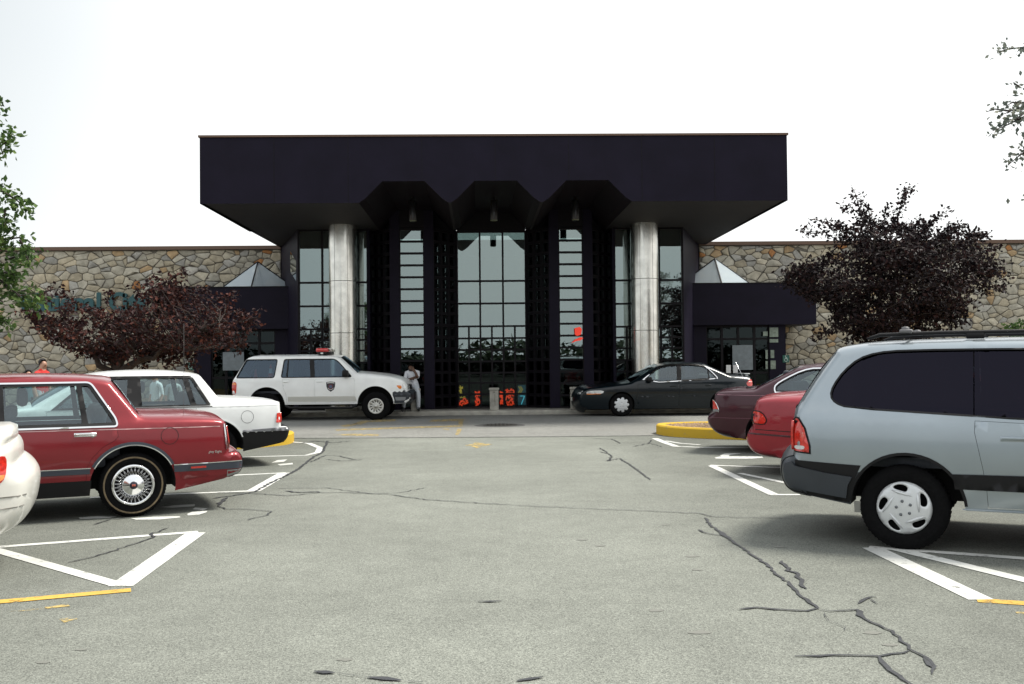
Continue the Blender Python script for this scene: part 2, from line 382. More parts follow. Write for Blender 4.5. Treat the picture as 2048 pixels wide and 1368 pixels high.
def fill(outer, holes=(), grid=0.06, edge=None, extra=(), keep=None):
    """triangles filling an outline with holes: (points, triangles)"""
    rings = [resample(ccw(outer), edge or grid)] + [resample(ccw(h), edge or grid) for h in holes]
    pts, eds, segs = [], [], []
    for r in rings:
        o = len(pts); pts += r; k = len(r)
        eds += [(o + i, o + (i + 1) % k) for i in range(k)]
        segs += [(r[i][0], r[i][1], r[(i + 1) % k][0], r[(i + 1) % k][1]) for i in range(k)]
    nb = len(pts); R = rings[0]
    x0, x1 = min(p[0] for p in R), max(p[0] for p in R); z0, z1 = min(p[1] for p in R), max(p[1] for p in R)
    for x, z in extra:
        if inside(rings[0], x, z) and not any(inside(h, x, z) for h in rings[1:]) and segdist([s for s in segs if min(s[0], s[2]) - .1 < x < max(s[0], s[2]) + .1], x, z) > .012: pts.append((x, z))
    i = 0; x = x0 + grid / 2
    while x < x1:
        z = z0 + (grid / 2 if i % 2 else grid)
        near = [s for s in segs if min(s[0], s[2]) - grid < x < max(s[0], s[2]) + grid]
        while z < z1:
            if inside(rings[0], x, z) and not any(inside(h, x, z) for h in rings[1:]) and segdist(near, x, z) > grid * 0.45 and (keep is None or keep(x, z)): pts.append((x, z))
            z += grid
        x += grid; i += 1
    V, _, T, *_ = delaunay_2d_cdt([Vector(p) for p in pts], eds, [], 0, 1e-6)
    tr = []
    for t in T:
        cx = sum(V[k].x for k in t) / 3; cz = sum(V[k].y for k in t) / 3
        if inside(rings[0], cx, cz) and not any(inside(h, cx, cz) for h in rings[1:]):
            a, b, c = (V[k] for k in t)
            tr.append(tuple(t) if (b.x - a.x) * (c.y - a.y) - (c.x - a.x) * (b.y - a.y) > 0 else (t[0], t[2], t[1]))
    return [(v.x, v.y) for v in V], tr
def border(tris):
    s = {}
    for t in tris:
        for a, b in ((t[0], t[1]), (t[1], t[2]), (t[2], t[0])): s[(a, b)] = 1
    return [e for e in s if (e[1], e[0]) not in s]
# ------------------------------------------------------------ wheels
def circle(r, n=40, cx=0, cz=0): return [(cx + r * math.cos(2 * math.pi * i / n), cz + r * math.sin(2 * math.pi * i / n)) for i in range(n)]
def rotp(poly, a): c, s = math.cos(a), math.sin(a); return [(x * c - z * s, x * s + z * c) for x, z in poly]
def disc(bm, outer, holes, dish, thick=0.012, grid=0.025):
    pts, tr = fill(outer, holes, grid, 0.02); vs = [bm.verts.new((x, dish(math.hypot(x, z)), z)) for x, z in pts]
    used = set(k for t in tr for k in t)
    for t in tr: bm.faces.new([vs[k] for k in t])
    lo = {}
    for a, b in border(tr):
        for k in (a, b):
            if k not in lo: lo[k] = bm.verts.new(vs[k].co + Vector((0, thick, 0)))
        bm.faces.new((vs[b], vs[a], lo[a], lo[b]))
    for k, v in enumerate(vs):
        if k not in used: bm.verts.remove(v)
WHEELS = {}
def wheel(kind, R, wd, parent, loc, far=False):
    key = (kind, R)
    if key in WHEELS:
        o = dup(WHEELS[key], parent, loc)
    else:
        rr = {'wire': 0.205, 'five': 0.212, 'slots': 0.215, 'star': 0.205}.get(kind, 0.20)
        h = wd / 2
        bm = bmesh.new(); lathe(bm, [(0.0, -h + 0.055), (rr, -h + 0.05), (rr + 0.004, -h + 0.012), (rr - 0.01, -h + 0.01)], 40, 'Y')
        o = obj('wheel', bm, BLACK, parent, True, loc)
        bm = bmesh.new()
        lathe(bm, [(rr - 0.005, -h + 0.02), (rr + 0.004, -h + 0.002), (rr + 0.02, -h - 0.004), (R - 0.05, -h - 0.008), (R - 0.025, -h + 0.002), (R - 0.006, -h + 0.022),
                   (R, -h + 0.04), (R, h - 0.04), (R - 0.02, h), (rr, h)], 48, 'Y')
        for k in range(60):                                   # tread blocks
            a = 2 * math.pi * k / 60; c, s = math.cos(a), math.sin(a)
            for y in (-h + 0.045, 0.0, h - 0.06):
                v = box(bm, -0.007, 0.007, y, y + 0.03, -0.003, 0.004)
                for q in v:
                    x, z = q.co.x, q.co.z + R; q.co.x, q.co.z = x * c - z * s, x * s + z * c
        obj('tyre', bm, RUBBER, o, True)
        bm = bmesh.new(); face = -h - 0.002
        if kind == 'wire':
            lathe(bm, [(0.172, face + 0.020), (0.178, face - 0.006), (0.192, face - 0.012), (0.205, face + 0.004)], 48, 'Y')
            lathe(bm, [(0.0, face - 0.030), (0.042, face - 0.028), (0.048, face - 0.018), (0.085, face - 0.014), (0.094, face - 0.004), (0.106, face - 0.002), (0.104, face + 0.03)], 36, 'Y')
            cv = obj('wheel_cover', bm, CHROME, o); bm = bmesh.new()
            for k in range(28):
                a = 2 * math.pi * k / 28
                for d in (-0.11, 0.11):
                    tube(bm, [(0.10 * math.cos(a), face + 0.004, 0.10 * math.sin(a)), (0.176 * math.cos(a + d), face + 0.012, 0.176 * math.sin(a + d))], 0.0022, 5)
            obj('wire_spokes', bm, CHROME, o)
            bm = bmesh.new(); lathe(bm, [(0, face - 0.034), (0.036, face - 0.033), (0.040, face - 0.026)], 24, 'Y'); obj('cap_disc', bm, plain('cap_black', (0.02, 0.015, 0.03), 0.3), o)
            bm = bmesh.new()
            for dx in (-0.016, 0.002): box(bm, dx, dx + 0.014, face - 0.038, face - 0.034, -0.010, 0.010, 0.001)
            obj('cap_emblem', bm, plain('cap_red', (0.5, 0.12, 0.08), 0.4), o)
            bm = bmesh.new(); lathe(bm, [(R - 0.052, -h - 0.009), (R - 0.044, -h - 0.011), (R - 0.036, -h - 0.008)], 48, 'Y'); obj('tyre_stripe', bm, plain('tan_whitewall', (0.14, 0.105, 0.06), 0.8, vary=0.3, scale=20), o)
        elif kind == 'five':
            sl = chaikin([(0.118, -0.040), (0.150, -0.062), (0.176, -0.040), (0.188, 0.0), (0.184, 0.036), (0.166, 0.052), (0.150, 0.030), (0.136, -0.004)], 2)
            dish = lambda r: face - 0.022 + 0.02 * (r / 0.205) ** 2 + (0.012 if r > 0.198 else 0)
            disc(bm, circle(0.206, 56), [rotp(sl, rad(100) + 2 * math.pi * k / 5) for k in range(5)], dish)
            for k in range(5):
                a = rad(100) + 2 * math.pi * k / 5
                q = rotp([(0.085, -0.075), (0.105, -0.035), (0.128, 0.02), (0.150, 0.062)], a)
                tube(bm, [(x, dish(math.hypot(x, z)) + 0.001, z) for x, z in q], [0.004, 0.012, 0.012, 0.004], 8)
            cv = obj('wheel_cover', bm, SILVER, o)
            for k in range(5):
                a = rad(30) + 2 * math.pi * k / 5; bm = bmesh.new()
                lathe(bm, [(0.0, -0.008), (0.007, -0.008), (0.011, -0.002), (0.013, 0.004)], 12, 'Y')
                obj('lug_nut', bm, plain('lug_grey', (0.14, 0.15, 0.16), 0.4, 0.6), o, True, (0.055 * math.cos(a), dish(0.055) - 0.002, 0.055 * math.sin(a)))
        elif kind == 'slots':
            sl = chaikin([(0.092, -0.004), (0.150, 0.012), (0.158, 0.034), (0.150, 0.040), (0.096, 0.014)], 2)
            dish = lambda r: face - 0.004 + 0.03 * max(0, 1 - abs(r - 0.05) / 0.15)
            disc(bm, circle(0.205, 48), [rotp(sl, 2 * math.pi * k / 12) for k in range(12)], lambda r: face + 0.016 * math.sin(min(1, r / 0.19) * math.pi))
            lathe(bm, [(0, face - 0.035), (0.035, face - 0.03), (0.045, face - 0.005), (0.055, face + 0.01)], 24, 'Y')
            cv = obj('wheel_cover', bm, ALLOY, o)
        elif kind == 'star':
            pl = []
            for k in range(9):
                for da, r in ((-0.17, 0.196), (0.0, 0.203), (0.17, 0.196), (0.25, 0.165), (0.35, 0.148), (0.45, 0.165)):
                    a = 2 * math.pi * k / 9 + da * 1.0; pl.append((r * math.cos(a), r * math.sin(a)))
            disc(bm, pl, [circle(0.008, 8, 0.055 * math.cos(a), 0.055 * math.sin(a)) for a in [rad(90 + 72 * q) for q in range(5)]], lambda r: face - 0.012 + 0.018 * (r / 0.2) ** 2)
            cv = obj('wheel_cover', bm, SILVER, o)
        else:
            hs = [circle(0.016, 10, 0.15 * math.cos(a), 0.15 * math.sin(a)) for a in [2 * math.pi * q / 10 for q in range(10)]]
            disc(bm, circle(0.195, 40), hs, lambda r: face - 0.014 + 0.02 * (r / 0.2) ** 2)
            cv = obj('wheel_cover', bm, SILVER, o)
        WHEELS[key] = o
    o.rotation_euler = (0, random.uniform(0, 1) if kind in ('plain',) else 0, math.pi if far else 0)
    return o

# ------------------------------------------------------------ cars
def make_car(S):
    W = S['W']; th = rad(S['th']); P = S['P']
    root = empty(S['name'], S['label'], S['cat'], (P[0] - math.sin(th) * W, P[1] + math.cos(th) * W, 0), th)
    BODY = S['paint']; zb = S['zb']; tum = S.get('tumble', 0.36); rnd = S.get('r', 0.06)
    # the side outline: runs over the top, then the underside with its wheel arches
    runs = S['runs']; T = []; N = len(runs)
    for i, (kind, bulge, pts) in enumerate(runs):
        q = resample(chaikin(list(pts), 2, False), 0.05, False)
        for j, p in enumerate(q[:-1] if i < N - 1 else q): T.append([p[0], p[1], i, bulge])
    xl = min(t[0] for t in T); xr = max(t[0] for t in T)
    n = len(T); bl = [t[3] for t in T]
    for _ in range(3): bl = [(bl[max(0, i - 1)] + bl[i] + bl[min(n - 1, i + 1)]) / 3 for i in range(n)]
    nrm = []
    for i in range(n):
        a, b = T[max(0, i - 1)], T[min(n - 1, i + 1)]; v = Vector((b[0] - a[0], b[1] - a[1])); v.normalize()
        nrm.append(Vector((-v.y, v.x)))                       # outward of a left-to-right path over the top
    bot = []; zs = S['sill']; R2 = sorted(S['arches'], key=lambda a: -a[0])
    for (xc, zc, r) in R2:
        a0 = math.asin(max(-1, min(1, (zs - zc) / r)))
        bot += [(xc + r * math.cos(a0 + (math.pi - 2 * a0) * k / 22), zc + r * math.sin(a0 + (math.pi - 2 * a0) * k / 22)) for k in range(23)]
    top2 = [(t[0], t[1]) for t in T]
    outline = top2 + resample([top2[-1]] + bot + [top2[0]], 0.06, False)[1:-1]
    tsegs = [(a[0], a[1], b[0], b[1]) for a, b in zip(top2, top2[1:])]
    Lt = S.get('Lt', 0.9); tap = S.get('taper', 0.10); zm = zb * 0.72
    def Y(x, z, rounding=True):
        y = W
        for d in ((x - xl) / Lt, (xr - x) / Lt):
            if d < 1: y -= tap * (1 - max(0, d)) ** 2.2
        zz = min(z, zb); y -= 0.035 * ((zz - zm) / 0.35) ** 2 if zz > zm else 0.05 * ((zz - zm) / 0.42) ** 2
        if z > zb: y -= S.get('kink', 0.02) * min(1, (z - zb) / 0.05) + tum * (z - zb)
        if rounding:
            d = segdist([s for s in tsegs if min(s[0], s[2]) - rnd < x < max(s[0], s[2]) + rnd], x, z)
            if d < rnd: y -= rnd - math.sqrt(max(0, rnd * rnd - (rnd - d) ** 2))
        return y
    def skin(name, poly, mat, off=0.004, thick=0.006, holes=(), grid=0.06, far=True, near=True, parent=root, bm=None, edge=0.05):
        pts, tr = fill(poly, holes, grid, edge); bd = border(tr); out = []
        ys = [Y(x, z) + off for x, z in pts]; used = set(k for t in tr for k in t)
        for sgn in ([-1] if near else []) + ([1] if far else []):
            b = bm or bmesh.new()
            vs = {k: b.verts.new((pts[k][0], sgn * ys[k], pts[k][1])) for k in used}
            lo = {}; hi = {}
            for t in tr: b.faces.new([vs[k] for k in (t if sgn < 0 else t[::-1])])
            if thick:
                for e in bd:
                    for k in e:
                        if k not in lo: lo[k] = b.verts.new((pts[k][0], sgn * (ys[k] - thick), pts[k][1])); hi[k] = b.verts.new(vs[k].co)
                    q = (hi[e[1]], hi[e[0]], lo[e[0]], lo[e[1]]); b.faces.new(q if sgn < 0 else q[::-1])
            if bm is None: out.append(obj(name, b, mat, parent))
        return out
    # strips across the car: roof, bonnet, boot, screens, bumpers
    bmB = bmesh.new(); bmK = {}; bmG = {}
    yes = [Y(t[0], t[1]) for t in T]
    pw = S.get('pillar', 0.07)
    def pos(i, y, off=0.0):
        k = bl[i] * (1 - (y / yes[i]) ** 2) + off
        return (T[i][0] + nrm[i].x * k, y, T[i][1] + nrm[i].y * k)
    for i in range(n - 1):
        kind = runs[T[i][2]][0]
        ns = 10
        def ts(j):
            e = yes[j]; p = e - pw
            return [-e] + [-p + 2 * p * k / ns for k in range(ns + 1)] + [e]
        a, b = ts(i), ts(i + 1)
        for k in range(ns + 2):
            pane = kind == 'g' and 0 < k < ns + 1
            if pane: bm = bmG.setdefault(T[i][2], bmesh.new()); off = -0.008
            elif kind == 'k': bm = bmK.setdefault('L' if T[i][0] < (xl + xr) / 2 else 'R', bmesh.new()); off = 0.006
            else: bm = bmB; off = 0
            bm.faces.new([bm.verts.new(pos(*q, off)) for q in ((i, a[k]), (i, a[k + 1]), (i + 1, b[k + 1]), (i + 1, b[k]))][::-1])
    for bm in bmK.values(): bmesh.ops.remove_doubles(bm, verts=bm.verts, dist=0.0005)
    for i, bm in bmG.items():
        bmesh.ops.remove_doubles(bm, verts=bm.verts, dist=0.0005)
        front = (i > N / 2) == (S['front'] > 0)
        obj('windshield' if front else 'rear_window', bm, S.get('glass', CGLASS) if front else S.get('rglass', S.get('glass', CGLASS)), root)
    # body sides with openings for windows and doors
    holes = [list(h) for h in S.get('openings', [])] + [d['poly'] for d in S.get('doors', [])] 
    ex = [(T[i][0] - nrm[i].x * q, T[i][1] - nrm[i].y * q) for i in range(n) for q in (rnd * .12, rnd * .38, rnd * .75, rnd * 1.15)]
    near_t = lambda x, z: segdist([s for s in tsegs if min(s[0], s[2]) - 2 * rnd < x < max(s[0], s[2]) + 2 * rnd] or tsegs[:1], x, z) > rnd * 1.4
    pts, tr = fill(outline, holes, 0.06, 0.07, ex, near_t); used = set(k for t in tr for k in t); ys = [Y(x, z) for x, z in pts]
    for sgn in (-1, 1):
        vs = {k: bmB.verts.new((pts[k][0], sgn * ys[k], pts[k][1])) for k in used}
        for t in tr: bmB.faces.new([vs[k] for k in (t if sgn < 0 else t[::-1])])
    bmesh.ops.remove_doubles(bmB, verts=bmB.verts, dist=0.0008)
    body = obj('body', bmB, [BODY] + list(S.get('bumper', {}).values())[:1], root)
    if S.get('bumper'):                                           # the moulded ends take the bumper's colour right round the corner
        zn = [grow(p[1], .02) for p in S.get('pieces', []) if p[0] in ('BL', 'BR')]
        for f_ in body.data.polygons:
            if any(inside(q, f_.center.x, f_.center.z) or (min(p[0] for p in q) < f_.center.x < max(p[0] for p in q) and f_.center.z < .42) for q in zn): f_.material_index = 1
    for d in S.get('doors', []):
        for o in skin('door', grow(list(d['poly']), -0.003), BODY, 0.0, 0.03, grid=0.06):
            near = o.data.vertices[0].co.y < 0
            if d.get('handle'):
                hx0, hx1, hz = d['handle']; bm = bmesh.new(); yy = Y((hx0 + hx1) / 2, hz)
                s = -1 if near else 1
                box(bm, hx0, hx1, s * (yy - 0.01), s * (yy + 0.018), hz - 0.011, hz + 0.011, 0.005, 2)
                box(bm, hx0 - 0.012, hx1 + 0.012, s * (yy - 0.01), s * (yy + 0.003), hz - 0.028, hz + 0.014, 0.004)
                obj('handle', bm, d.get('hmat', CHROME), o)
    for nm, poly, mat in S.get('panes', []): skin(nm, poly, mat, -0.016, 0, grid=0.05)
    for p in S.get('pieces', []):
        nm, poly, mat = p[:3]; off = p[3] if len(p) > 3 else 0.004; th2 = p[4] if len(p) > 4 else 0.008
        hs = p[5] if len(p) > 5 else ()
        if nm in ('BL', 'BR') and S.get('flush'): continue
        if nm in ('BL', 'BR'): skin(nm, grow(poly, -.035), mat, off, th2, hs, bm=bmK.setdefault(nm[1], bmesh.new()))
        else: skin(nm, poly, mat, off, th2, hs, edge=p[6] if len(p) > 6 else 0.05)
    for k, bm in bmK.items():
        obj('bumper', bm, S.get('bumper', {}).get(k, BODY), root)
    # underside, wheel wells
    bm = bmesh.new(); zf = zs + 0.03
    box(bm, xl + 0.35, xr - 0.35, -W + 0.36, W - 0.36, zf, zb - 0.25)
    xs = [xl + 0.50] + sorted([a[0] for a in S['arches']]) + [xr - 0.50]; r0 = S['arches'][0][2]
    for x0, x1 in ((xs[0], xs[1] - r0), (xs[1] + r0, xs[2] - r0), (xs[2] + r0, xs[3])):
        if x1 > x0: box(bm, x0, x1, -W + 0.13, W - 0.13, zf, zb - 0.30)
    for xc, zc, r in S['arches']:
        for s in (-1, 1):
            pr = [[bm.verts.new((xc + (r + 0.004) * math.cos(math.pi * k / 20), s * (W - dd), max(zs, zc + (r + 0.004) * math.sin(math.pi * k / 20)))) for k in range(21)] for dd in (0.02 + 0.05, 0.38)]
            for k in range(20): bm.faces.new((pr[0][k], pr[0][k + 1], pr[1][k + 1], pr[1][k]))
    obj('underbody', bm, LINER, root, False)
    for i, (x, R) in enumerate(S['wheels']):
        for s in (-1, 1): wheel(S['wheel'], R, S.get('tw', 0.2), root, (x, s * (W - 0.125 - S.get('inset', 0.0)), R), s > 0)
    # cabin
    f = S['front']; cab = S['cabin']; bm = bmesh.new()
    box(bm, min(cab['dash'], cab['rear']), max(cab['dash'], cab['rear']), -W + 0.14, W - 0.14, zb - 0.42, zb - 0.34)
    x = cab['dash']; box(bm, x - 0.12, x + 0.12, -W + 0.16, W - 0.16, zb - 0.35, zb - 0.02, 0.05, 2)
    x = cab['rear']; box(bm, x - 0.14, x + 0.14, -W + 0.16, W - 0.16, zb - 0.35, zb - 0.06, 0.04, 2)
    inter = obj('cabin_floor', bm, SEAT, root)
    for sx, rows in cab['seats']:
        for y in rows:
            bm = bmesh.new(); hw = 0.25 if len(rows) > 1 else 0.60
            v = box(bm, sx - 0.24, sx + 0.24, y - hw, y + hw, zb - 0.42, zb - 0.26, 0.05, 2)
            v = box(bm, -0.07, 0.07, y - hw, y + hw, 0, 0.52 + cab.get('up', 0), 0.06, 2)
            for q in v: pass
            vv = [q for q in bm.verts if q.co.z > -0.05 and q.co.z < 0.7 and abs(q.co.x) < 0.09 and not (abs(q.co.x - sx) < 0.26 and q.co.z > zb - 0.43 and q.co.z < zb - 0.25)]
            for q in vv: q.co = Vector((sx - f * 0.22 - f * q.co.z * 0.28 + q.co.x, q.co.y, q.co.z + zb - 0.34))
            if cab.get('heads', True):
                for yy in ([y] if len(rows) > 1 else [-0.33, 0.33]): box(bm, sx - f * 0.46 - 0.05, sx - f * 0.46 + 0.05, yy - 0.12, yy + 0.12, zb + 0.19 + cab.get('up', 0), zb + 0.36 + cab.get('up', 0), 0.04, 2)
            obj('seat', bm, SEAT, root)
    bm = bmesh.new()
    xw = cab['dash'] - f * 0.30
    pr = [(0.165 + 0.014 * math.cos(a), 0.014 * math.sin(a)) for a in [2 * math.pi * k / 8 for k in range(9)]]
    lathe(bm, pr, 24, 'Y'); box(bm, -0.16, 0.16, -0.01, 0.01, -0.02, 0.02)
    sw = obj('steering_wheel', bm, BLACK, root, True, (xw, f * 0.34, zb - 0.03)); sw.rotation_euler = (0, 0, math.pi / 2); sw.rotation_euler.rotate_axis('X', f * 0.5)
    # patches on the end faces
    def end_patch(name, end, z0, z1, y0, y1, mat, off=0.006):
        idx = [i for i in range(n) if (T[i][0] < (xl + xr) / 2) == (end == 'L') and runs[T[i][2]][0] != 'g']
        idx = [i for i in idx if abs(nrm[i].x) > 0.6]
        def X(z, y):
            c = sorted(idx, key=lambda i: abs(T[i][1] - z))[:2]; i = c[0]
            p = pos(i, max(-yes[i], min(yes[i], y)), off); return p[0]
        bm = bmesh.new(); g = [[bm.verts.new((X(z0 + (z1 - z0) * a / 4, y0 + (y1 - y0) * b / 8), y0 + (y1 - y0) * b / 8, z0 + (z1 - z0) * a / 4)) for b in range(9)] for a in range(5)]
        for a in range(4):
            for b in range(8): bm.faces.new((g[a][b], g[a][b + 1], g[a + 1][b + 1], g[a + 1][b]))
        r = bmesh.ops.extrude_face_region(bm, geom=bm.faces[:]); 
        for v in r['geom']:
            if isinstance(v, bmesh.types.BMVert): v.co.x += 0.02 if end == 'L' else -0.02
        obj(name, bm, mat, root)
    for p in S.get('ends', []): end_patch(*p)
    return root, Y, skin

def band(xc, zc, r0, r1, a0=0.0, a1=math.pi, n=22):
    p = [(xc + r1 * math.cos(a0 + (a1 - a0) * i / n), zc + r1 * math.sin(a0 + (a1 - a0) * i / n)) for i in range(n + 1)]
    return p + [(xc + r0 * math.cos(a1 - (a1 - a0) * i / n), zc + r0 * math.sin(a1 - (a1 - a0) * i / n)) for i in range(n + 1)]
def bar(x0, z0, x1, z1, h): return [(x0, z0 - h / 2), (x1, z1 - h / 2), (x1, z1 + h / 2), (x0, z0 + h / 2)]

REDP = paint('red_car_paint', (0.185, 0.006, 0.012), 0.3, 0.4)
RED2P = paint('bright_red_car_paint', (0.25, 0.007, 0.017), 0.2, 0.35)
MAROONP = paint('maroon_car_paint', (0.036, 0.003, 0.010), 0.25, 0.35, 0.06, 0.55)
WHITEP = paint('white_car_paint', (0.72, 0.74, 0.74), 0.0, 0.4)
CREAMP = paint('pearl_white_paint', (0.62, 0.615, 0.575), 0.0, 0.35)
TRUCKP = paint('white_truck_paint', (0.80, 0.82, 0.81), 0.0, 0.4)
GREENP = paint('dark_green_car_paint', (0.0030, 0.0075, 0.0110), 0.2, 0.3, 0.05, 0.5)
SILVERP = paint('silver_blue_paint', (0.30, 0.345, 0.375), 0.72, 0.30, 0.04)
GREYB = plain('grey_bumper_plastic', (0.030, 0.036, 0.045), 0.38, vary=0.15, scale=3)
MOLD = plain('slate_molding', (0.035, 0.042, 0.058), 0.45)
PINST = plain('pinstripe', (0.55, 0.36, 0.36), 0.4)
GAP = plain('shut_line', (0.006, 0.006, 0.006), 0.9)

# --- red sedan, tail towards the aisle
op = roundp([(-2.22, 0.918), (-0.150, 0.914), (-0.165, 0.985), (-0.372, 1.316), (-0.405, 1.338), (-1.58, 1.338)], .03)
S = dict(name='parked_car', label='dark red boxy sedan with a wire wheel cover and chrome window trim', cat='car', P=G(883 / 3.303, 680 + 962 / 3.303, .315), th=25, W=0.91, front=-1,
    paint=REDP, zb=0.92, sill=0.235, tumble=0.40, r=0.055, taper=0.09,
    runs=[('k', .05, [(-3.78, .31), (-3.90, .40), (-3.92, .56), (-3.86, .58)]), ('p', .05, [(-3.86, .58), (-3.86, .80), (-3.78, .865)]),
          ('p', .03, [(-3.78, .865), (-3.1, .94), (-2.40, .985)]), ('g', .09, [(-2.40, .985), (-1.66, 1.345)]),
          ('p', .035, [(-1.66, 1.345), (-1.47, 1.390), (-1.0, 1.405), (-.5, 1.395), (-.28, 1.372), (-.19, 1.342)]), ('g', .07, [(-.19, 1.342), (.065, 1.0)]),
          ('p', .045, [(.065, 1.0), (.16, .988), (.52, .982), (.80, .955), (.885, .935), (.915, .90)]), ('p', .03, [(.915, .90), (.952, .63), (.945, .585)]),
          ('k', .04, [(.945, .585), (1.02, .602), (1.075, .56), (1.09, .50), (1.09, .42), (1.05, .362), (.95, .335)])],
    arches=[(0, .31, .405), (-2.81, .31, .405)], wheels=[(0, .318), (-2.81, .318)], wheel='wire', tw=0.195,
    openings=[op],
    panes=[('side_window', [(-2.24, .90), (-1.20, .90), (-1.20, 1.35), (-1.63, 1.35)], CGLASS), ('side_window', [(-1.20, .90), (-.42, .90), (-.49, 1.35), (-1.20, 1.35)], CGLASS),
           ('quarter_window', [(-.42, .90), (-.13, .90), (-.15, .99), (-.36, 1.33), (-.40, 1.35), (-.49, 1.35)], CGLASS)],
    doors=[dict(poly=[(-.150, .900), (-.140, .805), (-.172, .768), (-.285, .702), (-.385, .595), (-.424, .515), (-.440, .262), (-1.195, .262), (-1.195, .900)], handle=(-.53, -.35, .842)),
           dict(poly=[(-1.215, .900), (-1.215, .262), (-2.32, .262), (-2.36, .50), (-2.30, .900)], handle=(-1.55, -1.38, .842))],
    pieces=[('window_trim', grow(op, .014), CHROME, .006, .012, [grow(op, -.002)], .05), ('window_seal', grow(op, .001), BLACK, .001, .02, [grow(op, -.030)]),
            ('pillar', [(-1.28, .905), (-1.14, .905), (-1.16, 1.345), (-1.25, 1.345)], BLACK, .002, .03), ('pillar', [(-.462, .910), (-.408, .910), (-.470, 1.342), (-.516, 1.342)], BLACK, .0, .03),
            ('side_molding', bar(-2.42, .478, -.40, .478, .052), MOLD, .012, .016), ('molding_strip', bar(-2.42, .508, -.392, .508, .009), CHROME, .014, .016),
            ('arch_molding', band(0, .31, .405, .438, rad(28), rad(151)), MOLD, .010, .014), ('arch_trim', band(0, .31, .402, .412, rad(28), rad(152)), CHROME, .013, .016),
            ('arch_trim', band(-2.81, .31, .402, .430, rad(28), rad(152)), MOLD, .010, .014),
            ('rocker_panel', [(-2.40, .236), (-.40, .236), (-.385, .385), (-2.42, .385)], BLACK, .004, .01),  # black strip paints the shade along the red lower sills
            ('pinstripe', bar(-2.3, .897, .885, .868, .007), PINST, .001, .002),
            ('BR', [(.43, .312), (.95, .336), (1.05, .363), (1.088, .42), (1.088, .50), (1.073, .558), (1.02, .598), (.948, .580), (.93, .518), (.392, .508), (.42, .40)], REDP, .008, .012),
            ('bumper_strip', [(.388, .428), (1.085, .424), (1.086, .498), (.380, .496)], MOLD, .020, .014), ('strip_line', bar(.382, .500, 1.075, .502, .008), CHROME, .022, .012),
            ('bumper_corner', [(.92, .345), (1.045, .366), (1.078, .416), (.92, .412)], plain('grey_corner', (.22, .23, .22), .5), .012, .01),
            ('side_marker', bar(.548, .463, .70, .463, .020), REDLENS, .024, .008), ('tail_light', [(.895, .885), (.918, .885), (.950, .640), (.918, .640)], plain('dark_lens', (.05, .008, .008), .15, coat=1), .006, .01),
            ('lamp_trim', [(.886, .893), (.897, .893), (.922, .632), (.908, .632)], CHROME, .010, .012),
            ('fuel_door_gap', circle(.086, 40, .344, .793), GAP, .0012, .002, [circle(.081, 40, .344, .793)], .03)],
    bumper={'R': REDP, 'L': REDP}, cabin=dict(dash=-2.35, rear=-.25, seats=[(-1.45, (-.36, .36)), (-.62, (0,))], heads=True),
    ends=[('tail_lamp_panel', 'R', .66, .87, -.80, .80, REDLENS), ('number_plate', 'R', .66, .80, -.16, .16, plain('plate', (.5, .5, .45), .5), .03)])
car, Yr, sk = make_car(S)
me = text_mesh('Eighty Eight', 0.034, 0.002, 0.0)
o = bpy.data.objects.new('badge_lettering', me); me.materials.append(CHROME); link(o, car); o.location = (.70, -(Yr(.78, .61) + .004), .600); o.rotation_euler = (math.pi / 2, 0, 0)
bm = bmesh.new(); tube(bm, [(.52, -.62, .98), (.525, -.62, 1.94)], [.0014, .0008], 6); obj('antenna', bm, plain('mast_grey', (.12, .12, .12), .5), car)
bm = bmesh.new(); lathe(bm, [(0, -.012), (.017, -.010), (.019, .006)], 16, 'Y'); obj('door_lock', bm, CHROME, car, True, (-.372, -(Yr(-.37, .83) + .006), .826))

